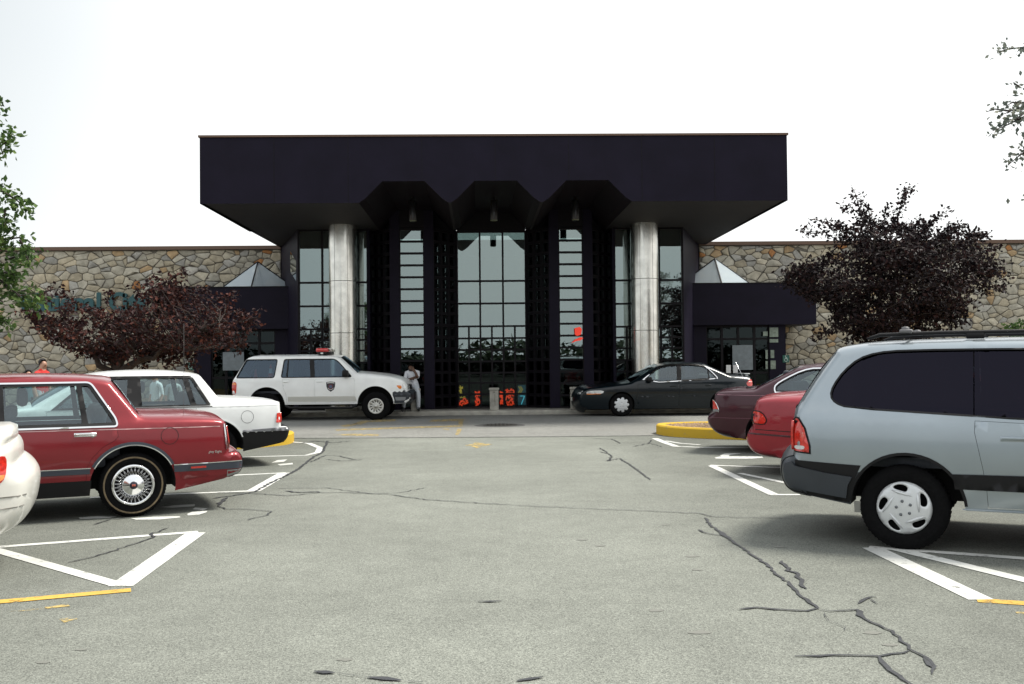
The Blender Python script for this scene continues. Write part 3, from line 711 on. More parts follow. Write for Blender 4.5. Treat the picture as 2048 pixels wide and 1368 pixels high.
# --- white sedan beyond it
op = [(-3.20, .918), (-1.150, .914), (-1.392, 1.332), (-2.70, 1.336)]
S = dict(name='parked_car', label='white boxy sedan with a black rear bumper, parked beyond the dark red sedan', cat='car', P=at(200 + 1860 / 4.876, 720 + 700 / 4.875, 14.9), th=25, W=0.87, front=-1,
    paint=WHITEP, zb=0.915, sill=0.235, tumble=0.38, r=0.05, taper=0.08,
    runs=[('k', .05, [(-4.65, .30), (-4.78, .38), (-4.80, .55), (-4.74, .57)]), ('p', .05, [(-4.74, .57), (-4.72, .78), (-4.65, .83)]), ('p', .03, [(-4.65, .83), (-4.0, .90), (-3.45, .945)]),
          ('g', .08, [(-3.45, .945), (-2.77, 1.338)]), ('p', .035, [(-2.77, 1.338), (-2.55, 1.388), (-2.0, 1.408), (-1.65, 1.394), (-1.36, 1.362), (-1.25, 1.330)]),
          ('g', .05, [(-1.25, 1.330), (-1.02, 1.02)]), ('p', .03, [(-1.02, 1.02), (-.95, 1.008), (-.68, .998), (-.2, .952), (-.135, .935)]), ('p', .02, [(-.135, .935), (-.12, .60), (-.118, .575)]),
          ('k', .03, [(-.118, .575), (-.03, .575), (.003, .545), (.003, .49), (-.02, .40), (-.08, .34)])],
    arches=[(-1.08, .31, .40), (-3.74, .31, .40)], wheels=[(-1.08, .31), (-3.74, .31)], wheel='plain', openings=[op],
    panes=[('side_window', [(-3.22, .90), (-2.17, .90), (-2.17, 1.345), (-2.71, 1.345)], CGLASS), ('side_window', [(-2.17, .90), (-1.36, .90), (-1.48, 1.345), (-2.17, 1.345)], CGLASS), ('quarter_window', [(-1.36, .90), (-1.13, .90), (-1.39, 1.345), (-1.48, 1.345)], CGLASS)],
    doors=[dict(poly=[(-1.34, .885), (-1.40, .72), (-1.50, .50), (-1.53, .265), (-2.16, .265), (-2.16, .885)], handle=(-1.72, -1.55, .80)), dict(poly=[(-2.18, .885), (-2.18, .265), (-3.28, .265), (-3.28, .885)], handle=(-2.5, -2.33, .80))],
    pieces=[('window_seal', grow(op, .016), BLACK, .004, .02, [grow(op, -.022)]), ('pillar', [(-2.28, .905), (-2.07, .905), (-2.08, 1.336), (-2.24, 1.336)], BLACK, .001, .03),
            ('pillar', [(-1.405, .905), (-1.335, .905), (-1.44, 1.335), (-1.515, 1.335)], BLACK, .001, .03), ('belt_crease', bar(-3.3, .898, -.17, .890, .006), plain('crease_grey', (.40, .41, .40), .5), .0008, .002),
            ('BR', [(-.695, .515), (-.01, .502), (-.02, .40), (-.08, .34), (-.74, .30), (-.72, .42)], BLACK, .012, .014), ('bumper_strip', [(-.70, .522), (0, .510), (-.005, .545), (-.03, .568), (-.69, .545)], plain('grey_strip', (.16, .165, .18), .45), .014, .012),
            ('tail_light', [(-.192, .775), (-.124, .787), (-.121, .637), (-.205, .640)], REDLENS, .014, .016), ('fuel_door_gap', circle(.092, 40, -.63, .737), GAP, .0012, .002, [circle(.087, 40, -.63, .737)], .03),
            ('arch_lip', band(-1.08, .31, .398, .415, rad(20), rad(160)), WHITEP, .008, .01)],
    bumper={'R': BLACK, 'L': BLACK}, flush=True, cabin=dict(dash=-3.35, rear=-1.30, seats=[(-2.5, (-.35, .35)), (-1.7, (0,))]),
    ends=[('tail_lamp_panel', 'R', .65, .78, -.80, .80, REDLENS)])
make_car(S)

# --- pale car whose tail reaches into the left edge
op = chaikin([(-3.25, .94), (-1.55, .98), (-1.42, 1.06), (-1.75, 1.27), (-2.1, 1.345), (-2.65, 1.33)], 2)
S = dict(name='parked_car', label='rounded pearl white sedan tail with a spoiler lip, nearest the camera on the left', cat='car', P=at(340 / 4.561, 820 + 700 / 4.56, 7.1) + Vector((-.045, -.02, 0)), th=25, W=0.90, front=-1,
    paint=CREAMP, zb=0.97, sill=0.24, tumble=0.42, r=0.10, taper=0.20, Lt=0.75,
    runs=[('p', .12, [(-4.60, .25), (-4.75, .35), (-4.78, .55), (-4.70, .70)]), ('p', .06, [(-4.70, .70), (-4.3, .82), (-3.5, .94)]), ('g', .10, [(-3.5, .94), (-2.65, 1.36)]),
          ('p', .04, [(-2.65, 1.36), (-2.4, 1.40), (-2.0, 1.40), (-1.75, 1.345)]), ('g', .08, [(-1.75, 1.345), (-1.10, 1.03)]), ('p', .025, [(-1.10, 1.03), (-.6, 1.035), (-.28, 1.05), (-.16, 1.052), (-.112, 1.030)]),
          ('p', .06, [(-.112, 1.030), (-.125, .995), (-.155, .965), (-.142, .945)]), ('p', .08, [(-.142, .945), (-.112, .92), (-.110, .87), (-.116, .80)]),
          ('p', .09, [(-.116, .80), (-.055, .765), (-.012, .715), (0, .67), (-.010, .59), (-.022, .53), (-.055, .45), (-.13, .365), (-.26, .31)])],
    arches=[(-1.02, .31, .36), (-3.75, .31, .36)], wheels=[(-1.02, .315), (-3.75, .315)], wheel='plain', openings=[op], panes=[('side_window', grow(op, .01), CGLASS)],
    doors=[dict(poly=[(-1.45, .90), (-1.50, .55), (-1.55, .28), (-2.3, .28), (-2.3, .90)], handle=(-1.85, -1.68, .84), hmat=CREAMP)],
    pieces=[('window_seal', grow(op, .012), BLACK, .003, .015, [grow(op, -.015)]),
            ('tail_light', chaikin([(-.52, .84), (-.235, .862), (-.158, .888), (-.140, .845), (-.150, .728), (-.19, .685), (-.52, .672)], 1), REDLENS, .006, .012),
            ('turn_lamp', [(-.50, .690), (-.195, .700), (-.160, .724), (-.155, .750), (-.50, .742)], AMBER, .010, .01),
            ('bumper_seam', bar(-.95, .60, -.014, .590, .008), plain('cream_shadow_gap', (.25, .24, .22), .7), .005, .008), ('bumper_seam', bar(-.95, .50, -.030, .512, .007), plain('cream_shadow_gap', (.25, .24, .22), .7), .005, .008)],
    cabin=dict(dash=-3.3, rear=-1.5, seats=[(-2.6, (-.36, .36)), (-1.85, (0,))]),
    ends=[])
make_car(S)

# --- maroon sedan and bright red sedan on the right
def rsedan(label, D, px, py, mat, lamp, wheelk, extra, rear, deck, op, W):
    z = deck[-1]
    S = dict(name='parked_car', label=label, cat='car', P=at(px, py, D), th=-28, W=W, front=1, paint=mat, zb=0.96, sill=0.22, tumble=0.42, r=0.07, taper=0.15, Lt=0.7,
        runs=rear + [('p', .045, deck), ('g', .09, [z, (1.46, 1.355)]), ('p', .04, [(1.46, 1.355), (1.72, 1.400), (2.1, 1.408), (2.5, 1.38), (2.66, 1.34)]),
              ('g', .10, [(2.66, 1.34), (3.45, .94)]), ('p', .05, [(3.45, .94), (4.1, .87), (4.6, .75)]), ('p', .12, [(4.6, .75), (4.74, .60), (4.74, .40), (4.6, .25)])],
        arches=[(1.04, .31, .37), (3.74, .31, .37)], wheels=[(1.04, .31), (3.74, .31)], wheel=wheelk, openings=[op],
        panes=[('side_window', grow(op, .01), CGLASS)], doors=[dict(poly=[(1.48, .90), (1.46, .60), (1.42, .26), (2.25, .26), (2.25, .90)], handle=(1.62, 1.79, .84), hmat=mat), dict(poly=[(2.27, .90), (2.27, .26), (3.28, .26), (3.28, .90)], handle=(2.40, 2.57, .84), hmat=mat)],
        pieces=[('window_trim', grow(op, .020), extra['trim'], .005, .012, [grow(op, .0)]), ('window_seal', grow(op, .001), BLACK, .001, .015, [grow(op, -.02)]), ('pillar', [(2.20, .97), (2.32, .97), (2.28, 1.36), (2.22, 1.36)], BLACK, .0, .03)] + extra['pieces'],
        cabin=dict(dash=3.3, rear=1.2, seats=[(2.5, (-.35, .35)), (1.7, (0,))]), ends=extra['ends'])
    return make_car(S)
opm = chaikin([(1.17, .975), (1.14, 1.03), (1.155, 1.095), (1.30, 1.19), (1.55, 1.315), (1.76, 1.355), (2.60, 1.33), (3.18, .985)], 1)
lm = [(.118, .845), (.155, .825), (.195, .780), (.236, .690), (.228, .655), (.122, .660)]
mar, Ym, _ = rsedan('deep maroon sedan with a rounded tail and thin aerial beside the yellow curb island', 16.2, 1360 + 268 / 5.7, 700 + 790 / 5.7, MAROONP, lm, 'plain',
    dict(trim=CHROME, pieces=[('tail_light', [(.118, .845), (.155, .825), (.195, .780), (.226, .702), (.122, .700)], REDLENS, .006, .012), ('reverse_lamp', [(.122, .696), (.227, .698), (.231, .688), (.226, .657), (.124, .660)], plain('smoky_lens', (.16, .17, .19), .2, coat=1), .006, .012),
        ('lamp_trim', [(.118, .853), (.162, .832), (.204, .786), (.245, .690), (.236, .648), (.226, .652), (.236, .690), (.196, .782), (.156, .826), (.118, .845)], CHROME, .010, .012),
        ('bumper_seam', bar(.02, .562, .80, .562, .007), plain('maroon_gap', (.12, .04, .06), .4), .0015, .003), ('side_crease', bar(.16, .935, 1.1, .925, .006), plain('maroon_light', (.32, .16, .2), .4), .001, .003)],
        ends=[('tail_light', 'L', .68, .83, -.70, -.28, REDLENS), ('tail_light', 'L', .68, .83, .28, .70, REDLENS)]),
    [('p', .09, [(.40, .27), (.17, .30), (.035, .41), (0, .51), (.014, .575), (.14, .645)]), ('p', .09, [(.14, .645), (.122, .78), (.132, .87), (.16, .95)])], [(.16, .95), (.22, .985), (.42, 1.003), (.66, 1.01), (.80, 1.015)], opm, .87)
bm = bmesh.new(); tube(bm, [(.645, -.45, 1.02), (.445, -.50, 1.46)], [.004, .002], 6); obj('antenna', bm, CHROME, mar)
bm = bmesh.new(); box(bm, .60, .76, -.50, -.40, 1.02, 1.05, .012, 2); obj('antenna_base', bm, BLACK, mar)
opr = chaikin([(1.17, .985), (1.14, 1.03), (1.18, 1.10), (1.40, 1.25), (1.62, 1.33), (1.80, 1.355), (2.60, 1.33), (3.18, .985)], 1)
lr = chaikin([(.108, .828), (.18, .832), (.247, .812), (.300, .745), (.304, .705), (.275, .672), (.106, .682)], 1)
rsedan('bright red sedan tail, between the maroon sedan and the silver minivan', 12.9, 1360 + 705 / 5.7, 700 + 1010 / 5.7, RED2P, lr, 'plain',
    dict(trim=BLACK, pieces=[('lamp_bezel', grow(lr, .014), BLACK, .003, .01), ('tail_light', lr, REDLENS, .008, .012), ('bumper_strip', bar(.045, .545, .68, .520, .022), plain('dark_red_strip', (.05, .01, .015), .5), .004, .008),
        ('bumper_gap', bar(.11, .600, .68, .580, .010), GAP, .0015, .003)], ends=[('tail_light', 'L', .69, .81, -.72, -.25, REDLENS), ('tail_light', 'L', .69, .81, .25, .72, REDLENS)]),
    [('p', .08, [(.40, .25), (.10, .275), (.015, .39), (0, .475), (.04, .560), (.108, .62)]), ('p', .08, [(.108, .62), (.100, .72), (.112, .80), (.132, .89), (.16, .965)])], [(.16, .965), (.22, .998), (.36, 1.018), (.6, 1.03), (.78, 1.035)], opr, .88)

# --- dark green sedan at the curb
op = chaikin([(.49, .895), (.99, 1.270), (1.20, 1.335), (1.42, 1.362), (2.02, 1.362), (2.30, 1.305), (2.560, 1.030), (2.565, .992)], 1)
S = dict(name='parked_car', label='dark green sedan with white spoked wheel covers standing at the curb before the entrance', cat='car', P=G(1100 + 508 / 3.793, 680 + 493 / 3.793, .31) + Vector((.13, 0, 0)), th=0, W=0.89, front=-1,
    paint=GREENP, zb=0.93, sill=0.20, tumble=0.44, r=0.07, taper=0.18, Lt=0.8,
    runs=[('p', .14, [(-.92, .20), (-1.08, .25), (-1.13, .35), (-1.135, .50), (-1.09, .63)]), ('p', .12, [(-1.09, .63), (-1.0, .715), (-.84, .765)]), ('p', .06, [(-.84, .765), (-.40, .81), (.08, .868), (.26, .895)]),
          ('g', .10, [(.26, .895), (1.04, 1.335)]), ('p', .04, [(1.04, 1.335), (1.27, 1.388), (1.6, 1.405), (1.95, 1.40), (2.28, 1.362)]), ('g', .08, [(2.28, 1.362), (2.93, 1.06)]),
          ('p', .035, [(2.93, 1.06), (3.1, 1.048), (3.35, 1.038), (3.52, 1.015)]), ('p', .06, [(3.52, 1.015), (3.57, .86), (3.57, .70)]), ('p', .08, [(3.57, .70), (3.60, .60), (3.58, .42), (3.46, .27)])],
    arches=[(0, .31, .352), (2.715, .31, .352)], wheels=[(0, .312), (2.715, .312)], wheel='star', openings=[op],
    panes=[('side_window', [(.46, .88), (1.56, .88), (1.59, 1.375), (1.40, 1.375), (1.2, 1.35), (.97, 1.28)], CGLASS), ('side_window', [(1.56, .88), (2.36, .88), (2.36, 1.29), (2.25, 1.345), (2.03, 1.375), (1.59, 1.375)], CGLASS), ('quarter_window', [(2.36, .96), (2.58, .98), (2.57, 1.035), (2.36, 1.29)], CGLASS)],
    doors=[dict(poly=[(.44, .86), (.40, .60), (.42, .25), (1.52, .25), (1.55, .86)], handle=(1.30, 1.46, .80), hmat=GREENP), dict(poly=[(1.57, .86), (1.54, .25), (2.27, .25), (2.38, .52), (2.50, .80), (2.50, .86)], handle=(2.25, 2.41, .81), hmat=GREENP)],
    pieces=[('window_trim', grow(op, .022), CHROME, .012, .016, [grow(op, .001)]), ('window_seal', grow(op, .001), BLACK, .001, .02, [grow(op, -.018)]), ('pillar', [(1.49, .90), (1.60, .90), (1.645, 1.362), (1.52, 1.362)], BLACK, .001, .03), ('pillar', [(2.34, .95), (2.37, .95), (2.37, 1.28), (2.34, 1.28)], BLACK, .001, .02),
            ('side_molding', bar(.40, .525, 2.33, .530, .035), GREENP, .018, .022), ('headlight', chaikin([(-.945, .655), (-.83, .694), (-.47, .704), (-.50, .610), (-.90, .585)], 1), CLEAR, .006, .01), ('turn_lamp', [(-.93, .600), (-.87, .592), (-.55, .602), (-.55, .618), (-.92, .615)], AMBER, .009, .01),
            ('tail_light', chaikin([(3.36, .835), (3.42, .92), (3.50, .965), (3.548, .93), (3.572, .78), (3.40, .775)], 1), REDLENS, .006, .012), ('reverse_lamp', bar(3.42, .885, 3.555, .895, .03), plain('pink_lens', (.75, .35, .32), .2, coat=1), .010, .01)],
    cabin=dict(dash=.45, rear=2.45, seats=[(1.30, (-.35, .35)), (2.05, (0,))]), ends=[('grille', 'L', .58, .66, -.40, .40, BLACK), ('headlight', 'L', .60, .69, -.72, -.45, CLEAR), ('headlight', 'L', .60, .69, .45, .72, CLEAR), ('number_plate', 'L', .40, .50, -.16, .16, plain('plate', (.5, .5, .45), .5), .02)])
car, Yg, _ = make_car(S)
for s in (-1, 1):
    bm = bmesh.new(); box(bm, .66, .80, s * (Yg(.73, .95) + .0), s * (Yg(.73, .95) + .19), .925, 1.045, .035, 2); obj('side_mirror', bm, BLACK, car)
bm = bmesh.new(); box(bm, 3.36, 3.52, -.60, .60, 1.085, 1.115, .012, 2); box(bm, 3.40, 3.47, -.58, -.54, 1.02, 1.09); box(bm, 3.40, 3.47, .54, .58, 1.02, 1.09); obj('spoiler', bm, plain('pale_spoiler', (.42, .45, .46), .3, coat=1), car)

# --- white security truck
shield = [(-.122, .245), (-.125, .228), (-.06, .240), (0, .256), (.06, .240), (.125, .228), (.122, .245)]
q1 = roundp([(-3.635, 1.132), (-3.408, 1.575), (-3.376, 1.605), (-2.60, 1.607), (-2.580, 1.58), (-2.640, 1.132)], .05)
q2 = roundp([(-2.462, 1.132), (-2.405, 1.58), (-2.37, 1.607), (-1.10, 1.607), (-.98, 1.53), (-.62, 1.132)], .06)
def sh(k, dz=0.0, cx=-1.165, cz=.885):
    p = [(-.118, .105), (-.105, .120), (0, .135), (.105, .120), (.118, .105), (.112, .0), (.080, -.075), (0, -.135), (-.080, -.075), (-.112, 0)]
    return [(cx + x * k, cz + dz + z * k) for x, z in p]
S = dict(name='security_truck', label='white four-door security truck with a shield on its door and a red roof light', cat='truck', P=G(400 + 1500 / 4.267, 660 + 650 / 4.267, .365), th=0, W=0.89, front=1,
    paint=TRUCKP, zb=1.12, sill=0.425, tumble=0.30, r=0.06, taper=0.10, Lt=0.6,
    runs=[('k', .04, [(-3.66, .42), (-3.78, .45), (-3.80, .62), (-3.73, .64)]), ('p', .05, [(-3.73, .64), (-3.755, .85), (-3.745, 1.05), (-3.67, 1.165)]), ('g', .06, [(-3.67, 1.165), (-3.43, 1.58)]),
          ('p', .04, [(-3.43, 1.58), (-3.36, 1.65), (-3.22, 1.69), (-2.4, 1.70), (-1.3, 1.692), (-1.05, 1.672), (-.95, 1.635)]), ('g', .08, [(-.95, 1.635), (-.50, 1.225)]),
          ('p', .05, [(-.50, 1.225), (-.24, 1.215), (.31, 1.152), (.66, 1.06), (.75, 1.0)]), ('p', .06, [(.75, 1.0), (.80, .86), (.815, .74)]), ('k', .06, [(.815, .74), (.90, .71), (.915, .62), (.90, .50), (.78, .43)])],
    arches=[(-.01, .42, .47), (-2.83, .42, .47)], wheels=[(0, .365), (-2.83, .365)], wheel='slots', tw=0.235, openings=[q1, q2], glass=TGLASS,
    panes=[('quarter_window', grow(q1, .01), TGLASS), ('side_window', [(-2.48, 1.12), (-1.64, 1.12), (-1.67, 1.62), (-2.42, 1.62)], TGLASS), ('side_window', [(-1.64, 1.12), (-.59, 1.12), (-.97, 1.55), (-1.09, 1.62), (-1.67, 1.62)], TGLASS)],
    doors=[dict(poly=[(-2.43, 1.085), (-2.40, .86), (-2.33, .70), (-2.31, .455), (-1.60, .455), (-1.60, 1.085)], handle=(-2.47 + .08, -2.34 + .08, 1.02), hmat=TRUCKP), dict(poly=[(-1.58, 1.085), (-1.58, .455), (-.56, .455), (-.55, 1.085)], handle=(-1.53, -1.39, 1.02), hmat=TRUCKP)],
    pieces=[('window_seal', grow(q1, .010), BLACK, .002, .02, [grow(q1, -.014)]), ('window_seal', grow(q2, .010), BLACK, .002, .02, [grow(q2, -.014)]), ('pillar', [(-1.70, 1.12), (-1.585, 1.12), (-1.625, 1.608), (-1.74, 1.608)], BLACK, .001, .03), ('pillar', [(-2.33, 1.12), (-2.295, 1.12), (-2.275, 1.608), (-2.31, 1.608)], BLACK, .0, .02),
            ('side_molding', bar(-2.28, .625, -.54, .630, .014), plain('beige_line', (.52, .52, .47), .5), .006, .01), ('side_molding', bar(-2.28, .500, -.50, .505, .014), plain('beige_line', (.52, .52, .47), .5), .006, .01), ('cladding', [(-2.28, .515), (-.50, .515), (-.53, .615), (-2.28, .615)], plain('dusty_white', (.50, .50, .46), .5), .003, .006),
            ('arch_flare', band(-.01, .42, .468, .50, rad(8), rad(172)), TRUCKP, .012, .016), ('arch_flare', band(-2.83, .42, .468, .50, rad(8), rad(172)), TRUCKP, .012, .016),
            ('tail_light', chaikin([(-3.742, 1.04), (-3.64, 1.03), (-3.605, .97), (-3.62, .77), (-3.65, .70), (-3.735, .70)], 1), REDLENS, .006, .012), ('turn_lamp', bar(-3.735, .985, -3.63, .975, .05), AMBER, .010, .01), ('reverse_lamp', bar(-3.735, .735, -3.65, .735, .035), CLEAR, .010, .01),
            ('turn_lamp', chaikin([(.53, .900), (.60, .905), (.675, .89), (.67, .81), (.60, .815)], 1), AMBER, .006, .01), ('headlight', chaikin([(.685, .945), (.78, .95), (.80, .80), (.69, .80)], 1), CLEAR, .006, .01),
            ('BR', [(.44, .70), (.81, .735), (.90, .71), (.915, .62), (.905, .60), (.46, .60)], GREYB, .02, .03), ('bumper_valance', [(.46, .598), (.905, .598), (.90, .50), (.79, .435), (.48, .435)], GREYB, .006, .012), ('fog_lamp_panel', [(.50, .595), (.78, .595), (.76, .505), (.52, .505)], plain('grey_panel', (.20, .21, .22), .5), .010, .01),
            ('door_shield', sh(1.0), plain('shield_black', (.012, .013, .020), .4), .002, .003), ('shield_band', [(-1.165 - .098, .985), (-1.165 - .088, .996), (-1.165, 1.006), (-1.165 + .088, .996), (-1.165 + .098, .985), (-1.165 + .095, .968), (-1.165, .978), (-1.165 - .095, .968)], plain('shield_white', (.5, .5, .48), .5), .004, .003, (), .03),
            ('shield_center', sh(.52, -.01), plain('shield_red', (.10, .02, .025), .4), .004, .003, (), .03), ('shield_seal', circle(.040, 16, -1.165, .885), plain('shield_blue', (.06, .09, .16), .4), .006, .003, (), .02),
            ('shield_scroll', [(-1.165 + .085 * math.cos(a), .885 + .085 * math.sin(a)) for a in [rad(205 + 13 * k) for k in range(11)]] + [(-1.165 + .070 * math.cos(a), .885 + .070 * math.sin(a)) for a in [rad(335 - 13 * k) for k in range(11)]], plain('shield_white', (.5, .5, .48), .5), .004, .003, (), .03)],
    bumper={'R': GREYB, 'L': GREYB}, cabin=dict(dash=-.62, rear=-3.45, seats=[(-1.45, (-.36, .36)), (-2.30, (0,))], up=0.05), ends=[('grille', 'R', .78, .92, -.40, .40, BLACK), ('headlight', 'R', .80, .93, -.72, -.44, CLEAR), ('headlight', 'R', .80, .93, .44, .72, CLEAR)])
car, Ys, _ = make_car(S)
bm = bmesh.new(); box(bm, -1.57, -1.30, -.60, .60, 1.72, 1.80, .02, 2)
for y in (-.45, .45): box(bm, -1.52, -1.36, y - .04, y + .04, 1.69, 1.73)
bl_ = obj('light_bar', bm, BLACK, car)
for nm, y0, y1, m in (('red_dome', -.61, -.02, plain('red_dome', (.50, .03, .03), .2, coat=1)), ('clear_dome', .02, .61, plain('clear_dome', (.50, .48, .42), .2, coat=1))):
    bm = bmesh.new(); box(bm, -1.60, -1.27, y0, y1, 1.785, 1.895, .045, 3); obj(nm, bm, m, bl_)
bm = bmesh.new(); box(bm, -1.47, -1.40, -.617, -.600, 1.735, 1.775, .004); obj('side_lamp', bm, CLEAR, bl_)
for s in (-1, 1):
    bm = bmesh.new(); tube(bm, [(-2.34, s * .90, .40), (-2.22, s * .93, .345), (-.62, s * .93, .335), (-.49, s * .90, .41)], .032, 10); obj('running_board', bm, BLACK, car)
    bm = bmesh.new(); yy = Ys(-.80, 1.15); box(bm, -.86, -.70, s * (yy - .01), s * (yy + .19), 1.135, 1.31, .04, 2); obj('side_mirror', bm, BLACK, car)
bm = bmesh.new(); box(bm, -3.19, -3.07, -.06, .06, 1.70, 1.735, .02, 2); obj('roof_fin', bm, ALLOY, car)
bm = bmesh.new(); box(bm, .93, .97, -.40, .40, .50, .70, .015, 2); box(bm, .85, .95, -.35, -.30, .52, .66); box(bm, .85, .95, .30, .35, .52, .66); obj('push_bar', bm, BLACK, car)
ORANGE = plain('orange_plastic', (.55, .07, .04), .5)
def cone(base, loc, s, label):
    t = empty('traffic_cone', label, 'traffic cone', loc)
    bm = bmesh.new(); box(bm, -.12 * s, .12 * s, -.12 * s, .12 * s, 0, .03 * s, .01); lathe(bm, [(.09 * s, .03 * s), (.065 * s, .16 * s)], 20); lathe(bm, [(.042 * s, .30 * s), (.022 * s, .42 * s), (0, .42 * s)], 20); obj('cone', bm, ORANGE, t)
    bm = bmesh.new(); lathe(bm, [(.066 * s, .16 * s), (.043 * s, .30 * s)], 20); obj('collar', bm, plain('cone_white', (.6, .62, .6), .5) if base else ORANGE, t)
b0 = car.location
boxo('cargo_shelf', (-3.45, -2.62, -.62, .62, 1.06, 1.10), SEAT, car)
cone(False, (b0.x - 3.17, b0.y - .60, 1.10), .62, 'small all-orange traffic cone behind the truck quarter window')
cone(True, (b0.x - 2.78, b0.y - .58, 1.10), .90, 'orange traffic cone with a white collar inside the security truck')

# --- silver minivan
wi = [(-.565, 1.205), (-.545, 1.290), (-.465, 1.41), (-.35, 1.512), (-.21, 1.560), (.0, 1.578), (.90, 1.578), (1.55, 1.562), (1.90, 1.51), (2.50, 1.12), (2.56, 1.0), (.851, 1.040), (.511, 1.061), (-.42, 1.110), (-.52, 1.145)]
wi = chaikin(wi, 1)
lamp = [(-.862, 1.005), (-.838, 1.026), (-.812, 1.022), (-.757, .94), (-.717, .80), (-.716, .735), (-.858, .745)]
S = dict(name='parked_minivan', label='silver minivan with dark privacy glass, a roof rack and five-slot wheel covers', cat='minivan', P=G(1400 + 1160 / 2.85, 640 + 1077 / 2.85, .33), th=-28, W=0.96, front=1,
    paint=SILVERP, zb=1.06, sill=0.335, tumble=0.40, r=0.08, taper=0.13, Lt=0.8, pillar=0.09,
    runs=[('k', .10, [(-.80, .395), (-.92, .41), (-.975, .49), (-.985, .60), (-.955, .675), (-.865, .705)]), ('p', .10, [(-.865, .705), (-.876, .91), (-.850, 1.08)]), ('g', .10, [(-.850, 1.08), (-.715, 1.31), (-.545, 1.560)]),
          ('p', .025, [(-.545, 1.560), (-.535, 1.590), (-.47, 1.606), (-.3, 1.630), (0, 1.645), (.9, 1.655), (1.7, 1.640), (2.05, 1.585)]), ('g', .11, [(2.05, 1.585), (2.95, 1.08)]), ('p', .06, [(2.95, 1.08), (3.4, 1.0), (3.75, .88), (3.88, .75)]),
          ('p', .12, [(3.88, .75), (3.93, .60)]), ('k', .12, [(3.93, .60), (3.98, .50), (3.95, .36), (3.85, .30)])],
    arches=[(.02, .33, .422), (3.03, .33, .40)], wheels=[(0, .333), (3.03, .333)], wheel='five', tw=0.21, inset=0.02, openings=[wi], glass=TGLASS, rglass=PGLASS,
    panes=[('side_window', [(-.58, 1.20), (-.55, 1.30), (-.47, 1.42), (-.355, 1.525), (-.21, 1.57), (0, 1.59), (.507, 1.59), (.507, 1.05), (-.42, 1.10), (-.53, 1.14)], PGLASS), ('side_window', [(.515, 1.05), (.515, 1.59), (1.50, 1.585), (1.50, 1.01)], PGLASS), ('side_window', [(1.52, 1.01), (1.52, 1.58), (1.90, 1.53), (2.52, 1.12), (2.58, .99)], TGLASS)],
    doors=[dict(poly=[(.517, 1.028), (.512, .94), (.566, .664), (.590, .50), (.598, .362), (1.50, .362), (1.50, .99)], handle=(.70, .86, .90), hmat=SILVERP), dict(poly=[(1.525, .985), (1.525, .362), (2.52, .362), (2.58, .60), (2.62, .96)], handle=(1.60, 1.76, .90), hmat=SILVERP)],
    pieces=[('window_seal', grow(wi, .004), BLACK, .001, .02, [grow(wi, -.010)]), ('shut_line', [(.508, 1.582), (.514, 1.582), (.514, 1.65), (.508, 1.65)], GAP, .001, .003),
            ('cladding', [(.355, .615), (.37, .50), (2.56, .49), (2.60, .625), (1.5, .628), (.60, .618)], BLACK, .010, .016), ('quarter_cladding', [(-.85, .676), (-.315, .656), (-.385, .50), (-.41, .35), (-.80, .40)], BLACK, .006, .01),
            ('tail_light', grow(lamp, -.008), REDLENS, .010, .012, (), .03), ('lamp_bezel', grow(lamp, .006), BLACK, .004, .01, (), .03), ('reverse_lamp', chaikin([(-.852, .768), (-.768, .764), (-.757, .785), (-.770, .797), (-.852, .797)], 1), CLEAR, .014, .008, (), .02),
            ('BL', [(-.80, .395), (-.92, .41), (-.975, .49), (-.985, .60), (-.955, .675), (-.865, .700), (-.83, .66), (-.60, .62), (-.33, .59), (-.385, .48), (-.405, .348)], GREYB, .022, .03), ('mud_flap', [(-.38, .36), (-.30, .36), (-.30, .27), (-.38, .27)], plain('grey_flap', (.25, .25, .23), .7), -.02, .02),
            ('arch_lip', band(.02, .33, .418, .440, rad(5), rad(175)), BLACK, .006, .012), ('sill_line', bar(.42, .345, 2.55, .345, .010), plain('sill_bright', (.40, .46, .52), .3, .5), .006, .01)],
    bumper={'L': GREYB, 'R': SILVERP}, cabin=dict(dash=2.6, rear=-.45, seats=[(1.75, (-.40, .40)), (.80, (-.40, .40)), (-.02, (0,))], up=.05), ends=[('tail_light', 'L', .76, 1.0, -.86, -.70, REDLENS), ('tail_light', 'L', .76, 1.0, .70, .86, REDLENS), ('number_plate', 'L', .78, .90, -.16, .16, plain('plate', (.5, .5, .45), .5))])
car, Yv, _ = make_car(S)
rk = empty('roof_rack', parent=car)
for s in (-1, 1):
    bm = bmesh.new(); y = s * .56
    tube(bm, [(-.30, y, 1.672), (-.20, y, 1.702), (.25, y, 1.712), (1.30, y, 1.712), (1.60, y, 1.68)], [.010, .016, .016, .016, .010], 8); obj('rail', bm, BLACK, rk)
    for x in (.52, 1.25):
        bm = bmesh.new(); box(bm, x - .07, x + .07, y - .02, y + .02, 1.66, 1.712, .01); obj('rail_foot', bm, BLACK, rk)
    bm = bmesh.new(); box(bm, -.045, .055, y - .045, y + .045, 1.712, 1.745, .012, 2); lathe(bm, [(.03, 1.742), (.03, 1.762), (.012, 1.767), (0, 1.767)], 14)
    o = obj('bar_clamp', bm, plain('clamp_grey', (.12, .12, .125), .4), rk)
    for v in o.data.vertices:
        if v.co.z > 1.7419 and abs(v.co.y) < .04: v.co.y += y
bm = bmesh.new(); tube(bm, [(.0, -.56, 1.730), (.0, 0, 1.742), (.0, .56, 1.730)], .014, 8); obj('crossbar', bm, BLACK, rk)
